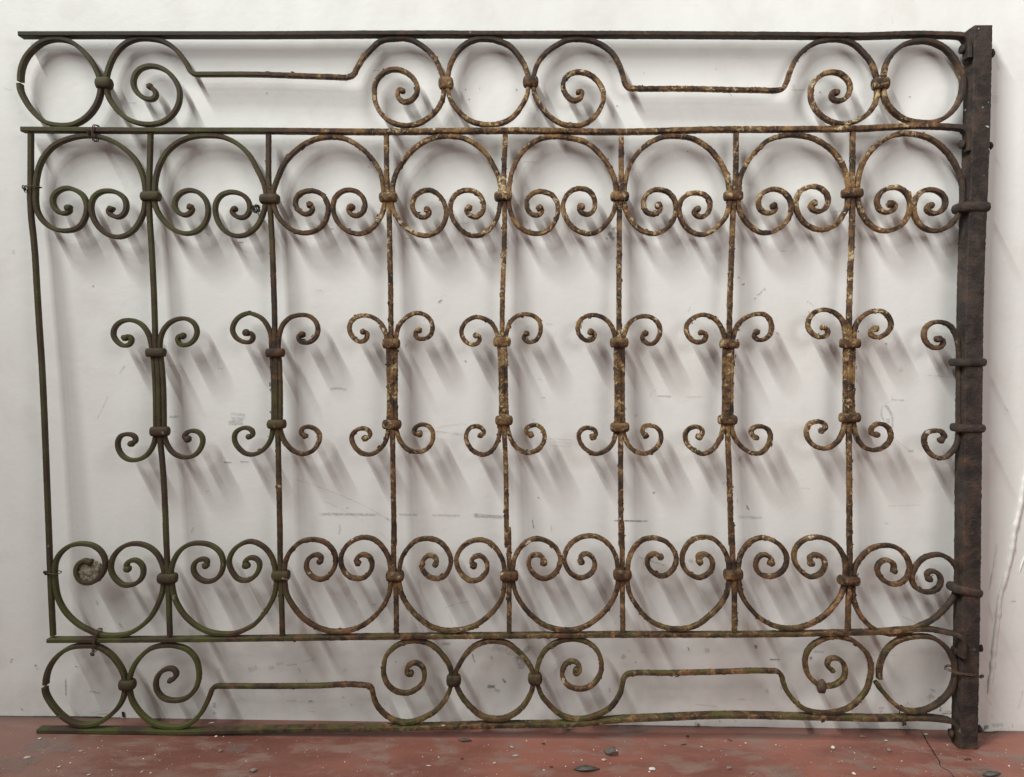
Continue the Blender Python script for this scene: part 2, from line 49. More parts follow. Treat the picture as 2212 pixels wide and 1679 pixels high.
D['bars'] = [[[-1027.8,1305.0],[-1030.9,1181.2],[-1031.1,1187.1],[-1029.7,1138.4],[-1023.1,1065.1],[-1018.1,966.9],[-1013.0,868.1],[-1010.9,831.4],[-1006.0,706.9],[-1002.4,581.5],[-997.9,414.9],[-996.1,344.0],[-991.6,216.1]],[[-772.8,1309.7],[-776.3,1185.8],[-776.4,1152.7],[-771.9,1069.6],[-767.3,971.3],[-765.2,897.2],[-763.9,852.6],[-761.0,830.7],[-756.1,681.1],[-754.9,656.0],[-748.9,585.7],[-742.0,419.0],[-744.3,475.1],[-739.7,365.9],[-738.5,332.7],[-735.1,220.1]],[[-521.2,1312.0],[-519.6,1190.5],[-517.6,1162.3],[-513.7,1098.8],[-509.7,1000.5],[-506.9,914.1],[-506.3,857.1],[-504.7,835.1],[-502.0,702.9],[-500.0,677.9],[-497.2,589.9],[-493.3,423.1],[-494.3,479.2],[-492.7,372.4],[-491.3,336.7],[-487.6,223.9]],[[-269.7,1316.7],[-265.8,1195.1],[-263.3,1169.4],[-259.9,1078.8],[-257.0,980.3],[-255.0,886.3],[-253.1,839.5],[-251.0,707.1],[-250.2,679.6],[-247.3,568.8],[-243.3,427.1],[-244.4,483.3],[-243.3,373.9],[-239.9,340.7],[-236.8,230.4]],[[-15.1,1321.4],[-16.0,1199.7],[-14.6,1176.3],[-13.6,1083.2],[-15.1,984.6],[-14.8,890.5],[-13.3,843.6],[-8.6,716.3],[-2.8,623.3],[4.7,431.1],[6.0,474.7],[9.3,385.6],[10.2,334.4],[11.8,236.9]],[[233.3,1321.1],[234.8,1206.7],[233.5,1176.0],[234.6,1087.7],[236.2,989.0],[238.7,894.9],[240.8,848.0],[244.9,708.0],[246.7,682.9],[249.1,602.3],[254.4,435.1],[253.8,491.4],[258.1,384.5],[259.0,348.6],[262.8,243.4]],[[479.4,1333.0],[480.7,1211.2],[479.0,1185.3],[477.7,1067.4],[476.9,968.5],[477.8,899.0],[477.5,852.1],[480.1,724.5],[480.7,696.9],[486.7,606.2],[496.8,439.1],[495.1,495.4],[502.2,388.4],[505.3,352.6],[509.0,248.5]],[[729.5,1340.1],[733.5,1220.7],[734.5,1194.9],[736.0,1121.3],[736.0,1022.6],[737.1,938.4],[739.4,898.6],[741.0,856.7],[745.0,736.6],[745.4,706.4],[749.7,610.6],[756.5,443.3],[753.9,499.6],[759.0,377.1],[758.9,346.3],[759.7,256.3]]]
D['rails'] = [[[-1046.6,1509.7],[-847.9,1513.8],[-552.7,1519.4],[-260.0,1526.5],[-12.8,1530.7],[231.8,1535.2],[528.8,1539.2],[725.1,1541.5],[936.3,1544.5],[952.4,1542.4],[960.1,1534.2],[963.3,1518.6],[965.0,1495.7]],[[-1044.8,1311.7],[-775.7,1315.0],[-552.3,1318.7],[-270.2,1322.0],[-9.3,1329.3],[231.8,1331.3],[458.2,1340.4],[535.2,1341.8],[722.6,1346.7],[947.2,1351.9],[963.4,1349.3],[970.5,1339.7],[973.2,1322.7],[974.2,1302.0]],[[-1000.5,206.7],[-735.1,212.1],[-550.3,216.8],[-348.0,223.0],[9.4,232.2],[262.9,238.2],[570.6,243.8],[799.3,251.8],[977.3,259.0],[992.7,256.9],[995.8,255.5],[997.1,251.5],[999.7,233.7],[999.7,209.5]],[[-1023.9,4.0],[-867.7,5.7],[-662.3,6.9],[-540.3,12.3],[-418.3,16.6],[-212.4,22.4],[-29.2,30.4],[195.0,40.0],[238.1,45.3],[360.4,53.4],[472.6,59.9],[689.7,59.6],[830.1,58.6],[973.4,59.7],[994.0,57.3],[1005.1,48.1],[1009.4,33.5],[1010.8,1.1]]]
D['rings'] = [[[-1048.2,1413.1],[-1047.0,1432.4],[-1039.4,1456.5],[-1020.9,1480.8],[-998.8,1496.8],[-969.6,1503.3],[-940.4,1497.9],[-913.8,1478.1],[-894.5,1454.4],[-882.5,1430.7],[-877.8,1411.5],[-880.9,1382.6],[-892.8,1358.2],[-912.6,1337.4],[-937.1,1324.8],[-966.5,1322.6],[-995.7,1328.6],[-1022.4,1351.0],[-1040.4,1377.2],[-1048.7,1396.3],[-1049.7,1408.0]],[[-140.9,1425.4],[-135.8,1461.6],[-125.1,1485.9],[-108.2,1505.4],[-81.5,1519.1],[-52.2,1521.3],[-27.7,1515.3],[-12.4,1509.6],[7.5,1490.8],[22.6,1469.4],[30.8,1445.5],[32.7,1423.9],[29.9,1404.5],[19.2,1382.6],[4.8,1362.9],[-12.6,1349.3],[-37.1,1341.6],[-61.6,1341.1],[-88.8,1347.9],[-111.1,1363.2],[-128.6,1384.6],[-138.2,1406.2],[-140.9,1425.4]],[[789.9,1443.0],[791.0,1457.5],[796.0,1486.5],[809.9,1508.5],[833.8,1527.0],[860.5,1533.5],[890.1,1532.8],[922.7,1517.8],[943.4,1494.1],[956.8,1470.3],[961.6,1446.2],[957.9,1417.1],[945.4,1392.6],[924.1,1372.8],[899.7,1363.9],[870.1,1363.3],[840.2,1368.8],[814.9,1385.3],[796.6,1409.2],[790.4,1430.9],[789.9,1443.0]],[[-1008.4,106.8],[-1007.9,117.1],[-1004.3,133.7],[-991.9,158.6],[-971.5,179.6],[-949.2,191.2],[-923.0,194.7],[-894.7,193.1],[-866.6,177.1],[-846.5,152.6],[-836.5,132.2],[-833.6,107.4],[-836.8,82.5],[-849.1,57.5],[-867.5,38.5],[-889.9,23.6],[-916.3,17.0],[-942.7,18.7],[-968.9,32.8],[-988.9,53.3],[-1002.9,73.8],[-1009.8,90.2],[-1010.7,100.3]],[[-105.9,129.9],[-106.1,143.4],[-96.3,166.3],[-82.4,189.2],[-60.4,209.2],[-38.2,217.8],[-16.0,219.2],[6.4,215.4],[29.0,199.2],[47.6,180.9],[60.1,162.5],[67.6,144.0],[67.0,121.2],[59.3,96.2],[43.5,71.0],[23.4,54.1],[1.2,44.4],[-23.3,44.0],[-47.8,50.9],[-72.6,71.3],[-91.2,93.9],[-101.7,114.5],[-105.9,129.9]],[[833.9,147.5],[832.9,168.2],[837.1,191.1],[848.4,214.0],[868.1,231.9],[894.2,241.6],[920.6,244.5],[945.1,242.8],[970.2,228.3],[989.6,205.9],[999.7,183.2],[1001.8,160.5],[998.7,137.6],[987.4,114.5],[965.8,93.4],[937.8,78.4],[911.3,74.8],[886.5,79.7],[863.4,96.0],[846.3,114.4],[833.4,128.8],[827.3,139.9]]]
D['frieze'] = [[[-774.1,1407.5],[-765.6,1401.6],[-760.2,1393.3],[-765.7,1382.3],[-777.9,1380.9],[-794.9,1389.0],[-807.1,1405.6],[-808.2,1422.5],[-799.6,1439.4],[-782.5,1449.4],[-762.9,1450.5],[-741.0,1442.9],[-721.5,1424.1],[-710.6,1400.2],[-711.9,1376.1],[-724.2,1351.7],[-746.3,1334.4],[-773.2,1328.4],[-800.1,1331.0],[-827.0,1342.6],[-848.8,1363.9],[-862.1,1385.3],[-866.1,1406.9],[-865.5,1426.2],[-858.0,1452.7],[-843.2,1479.4],[-821.2,1499.0],[-799.2,1507.1],[-772.4,1507.8],[-745.7,1502.8],[-721.4,1488.9],[-704.3,1470.0],[-692.2,1451.1],[-686.1,1439.2],[-677.6,1435.3],[-662.9,1435.5],[-552.5,1437.4],[-454.8,1436.3],[-381.4,1435.3],[-352.1,1435.6],[-341.1,1439.7],[-336.3,1448.2],[-332.7,1455.5],[-323.0,1472.5],[-306.1,1492.0],[-284.3,1511.6],[-255.0,1517.7],[-223.3,1517.6],[-198.7,1506.1],[-174.0,1486.1],[-161.6,1468.3],[-152.7,1444.5],[-148.7,1425.3],[-150.8,1391.5],[-162.7,1369.5],[-184.6,1349.7],[-209.0,1338.4],[-233.5,1336.0],[-260.6,1343.5],[-280.4,1360.0],[-292.8,1381.5],[-296.0,1403.2],[-293.2,1424.9],[-281.2,1442.0],[-264.1,1452.0],[-247.0,1453.5],[-224.9,1445.5],[-210.1,1431.3],[-203.7,1414.6],[-207.3,1400.0],[-219.4,1387.8],[-231.6,1385.1],[-243.9,1393.3],[-247.0,1404.1],[-240.5,1412.7],[-235.5,1408.7]],[[139.4,1413.3],[146.3,1415.9],[147.0,1405.5],[139.3,1396.9],[127.0,1395.5],[114.5,1406.1],[106.9,1420.4],[107.8,1437.3],[118.6,1449.6],[140.5,1455.5],[162.7,1450.4],[182.7,1433.9],[192.5,1414.8],[193.3,1397.9],[186.4,1378.4],[172.1,1358.8],[152.7,1346.3],[133.1,1341.6],[105.9,1345.5],[81.1,1359.5],[58.5,1383.3],[47.0,1404.8],[43.6,1419.2],[43.2,1438.5],[48.4,1465.1],[66.2,1491.9],[90.4,1510.4],[112.2,1521.6],[139.0,1524.5],[166.0,1521.4],[190.8,1511.1],[213.2,1492.3],[226.0,1470.9],[233.9,1449.4],[238.7,1432.6],[246.8,1424.0],[261.5,1423.3],[357.3,1424.7],[532.5,1424.8],[566.9,1425.5],[576.7,1428.1],[582.4,1439.0],[590.2,1463.3],[601.6,1490.0],[620.5,1512.1],[644.5,1527.0],[671.3,1533.5],[695.9,1533.9],[723.2,1526.0],[746.0,1507.2],[764.1,1485.9],[773.5,1464.4],[778.1,1442.7],[775.9,1404.0],[763.2,1382.0],[741.6,1365.8],[717.2,1358.1],[690.0,1358.8],[664.9,1370.4],[644.4,1391.8],[636.2,1415.9],[638.0,1435.3],[649.7,1452.4],[668.9,1463.6],[688.6,1465.2],[708.6,1455.9],[719.0,1441.6],[719.6,1424.7],[710.3,1410.0],[695.7,1404.9],[683.7,1409.5],[680.4,1418.7],[686.3,1426.5],[692.6,1423.0]],[[-734.2,119.0],[-724.8,124.9],[-720.2,135.3],[-727.8,145.5],[-742.9,145.3],[-758.1,134.7],[-765.8,116.5],[-763.3,95.8],[-750.7,80.5],[-725.4,74.4],[-697.5,81.3],[-679.8,99.7],[-671.6,123.1],[-671.6,146.4],[-679.7,172.0],[-697.3,189.8],[-720.0,197.1],[-747.8,198.0],[-775.6,191.1],[-798.4,172.8],[-816.2,146.7],[-824.0,120.8],[-823.6,94.9],[-820.6,78.6],[-808.6,56.0],[-790.5,35.5],[-768.2,21.3],[-739.8,15.1],[-711.4,15.5],[-689.0,24.6],[-670.7,41.5],[-652.0,75.0],[-644.9,93.7],[-640.9,104.1],[-632.8,108.0],[-617.6,108.6],[-540.5,109.4],[-418.9,112.1],[-309.3,115.4],[-294.0,113.2],[-288.5,103.3],[-284.6,84.7],[-276.4,68.2],[-259.9,49.8],[-239.5,37.6],[-215.0,32.8],[-192.2,36.3],[-172.0,44.9],[-145.7,61.9],[-127.7,85.0],[-117.8,105.9],[-114.4,126.7],[-115.4,149.5],[-122.7,170.0],[-134.9,185.6],[-155.5,205.9],[-175.8,214.6],[-196.1,216.9],[-221.4,212.6],[-244.0,199.4],[-259.1,181.1],[-263.9,157.8],[-263.7,139.7],[-255.9,119.1],[-238.0,103.9],[-215.1,99.0],[-192.3,107.2],[-176.0,125.5],[-173.7,143.7],[-179.0,159.1],[-193.0,167.9],[-207.7,162.6],[-213.1,149.6],[-209.2,139.3],[-204.2,143.2]],[[161.8,157.9],[156.9,152.7],[160.8,147.0],[168.3,154.1],[168.0,167.1],[152.5,177.2],[137.5,169.2],[130.7,153.6],[133.1,135.5],[146.1,120.1],[169.1,114.0],[194.4,120.9],[211.8,141.9],[217.5,167.8],[213.3,188.4],[200.1,208.9],[179.5,221.5],[156.6,226.3],[136.3,224.7],[116.2,217.9],[93.6,202.1],[81.3,181.2],[75.4,160.5],[74.1,134.6],[77.2,121.4],[85.7,98.7],[102.4,78.2],[125.3,57.7],[152.0,47.7],[178.5,47.1],[206.9,54.8],[235.1,69.8],[251.4,88.7],[261.1,109.7],[264.7,128.4],[267.5,140.9],[275.4,149.3],[290.6,151.6],[357.8,153.0],[479.9,157.6],[589.8,161.2],[608.2,160.2],[616.2,152.4],[621.3,133.9],[630.1,115.3],[645.0,96.8],[666.1,78.4],[686.8,70.4],[727.3,68.9],[751.7,73.5],[773.8,84.2],[793.5,103.2],[807.0,124.2],[813.2,149.3],[814.5,170.0],[811.8,186.6],[801.8,207.1],[795.7,213.0],[774.7,230.7],[748.9,239.4],[723.4,240.3],[700.8,232.2],[678.4,216.3],[668.9,198.1],[668.3,177.4],[675.5,154.2],[688.8,138.8],[704.4,130.0],[722.3,129.0],[740.0,134.4],[754.8,147.6],[757.1,168.4],[750.9,183.8],[735.3,192.7],[722.6,191.2],[716.6,180.7],[720.8,170.4],[728.7,164.8]]]
D['collars'] = [[-773.1,1176.1,44.1,19.2,"u"],[-518.3,1175.2,44.4,19.9,"u"],[-264.4,1183.5,40.8,20.0,"u"],[-17.8,1189.7,39.8,20.0,"u"],[233.1,1194.3,41.3,20.0,"u"],[477.3,1200.0,43.2,20.0,"u"],[733.4,1210.0,47.8,18.7,"u"],[-763.4,842.0,43.4,19.1,"m"],[-505.5,845.9,42.3,19.2,"m"],[-254.6,870.2,40.0,21.7,"m"],[-14.6,878.1,40.2,20.5,"m"],[239.5,880.7,41.7,21.2,"m"],[478.8,882.4,43.6,20.4,"m"],[741.0,887.9,46.3,20.4,"m"],[-755.4,671.0,43.5,20.5,"m"],[-501.8,691.1,42.5,19.4,"m"],[-251.6,694.6,43.2,19.8,"m"],[-7.5,707.5,40.4,19.9,"m"],[244.9,696.7,43.0,19.4,"m"],[479.6,717.0,43.3,19.8,"m"],[746.4,726.5,47.3,20.6,"m"],[-739.7,348.0,45.2,21.7,"l"],[-491.4,358.4,41.7,21.8,"l"],[-241.2,361.1,41.9,22.3,"l"],[9.6,365.1,42.1,21.8,"l"],[258.4,371.7,42.3,22.9,"l"],[502.5,376.3,44.3,23.6,"l"],[757.6,366.8,50.2,19.7,"l"],[-871.0,1412.1,36.9,22.9,"f"],[-143.4,1426.1,33.7,24.7,"f"],[37.2,1432.9,34.8,22.9,"f"],[785.5,1442.9,39.4,24.6,"f"],[-829.2,109.1,38.3,21.8,"f"],[-109.0,129.9,34.4,24.8,"f"],[70.8,135.8,33.0,24.3,"f"]]
D['post'] = [[1029.5,-0.4],[1018.1,407.1],[1008.9,667.8],[997.7,1025.4],[995.5,1344.4],[990.0,1562.0]]
D['post_bands'] = [[985.8,1183.3,79.4,21.8,0],[993.3,851.3,76.9,18.4,0],[999.7,708.4,71.9,18.4,-1],[1008.7,351.0,76.4,19.4,-11]]
D['rivets'] = [[955.9,1518.5],[964.1,1317.7],[996.6,213.5],[997.0,27.1]]
D['nubs'] = [[1022.5,1511.3],[1027.5,1316.4],[1056.1,219.6],[1062.6,36.4]]
D['ties_h'] = [[-1023.7,1191.6,15,0],[-990.4,356.8,16,-4],[1013.8,169.3,34,-5]]
D['ties_v'] = [[-889.6,1307.6,17,8],[-895.4,207.3,26,12],[889.5,67.2,19,-4]]
D['knots'] = [[-1037.2,1185.8],[-900.6,1307.4],[-901.4,178.9],[-1002.2,357.9],[1055.7,160.0],[889.4,50.5],[709.4,55.1]]
D['lump'] = [705.0,128.7]
D['nest'] = [-909.3,359.4]
D['clump'] = [[-545.9,1153.3],[-528.5,1124.2]]
D['ridges'] = [[[[1179.9,696.6],[1175.3,622.4],[1169.2,569.9],[1162.9,511.5],[1156.1,475.2],[1150.5,413.7],[1142.3,368.6],[1137.0,343.2],[1131.9,323.4],[1130.1,278.1],[1128.1,244.0],[1126.1,209.9],[1124.3,149.8],[1120.6,107.1],[1116.5,79.0]],13],[[[1117.9,457.9],[1115.2,413.1],[1109.9,356.8],[1104.4,311.6]],6],[[[1184.2,425.4],[1179.0,400.1],[1173.4,380.4],[1171.3,356.4]],6]]
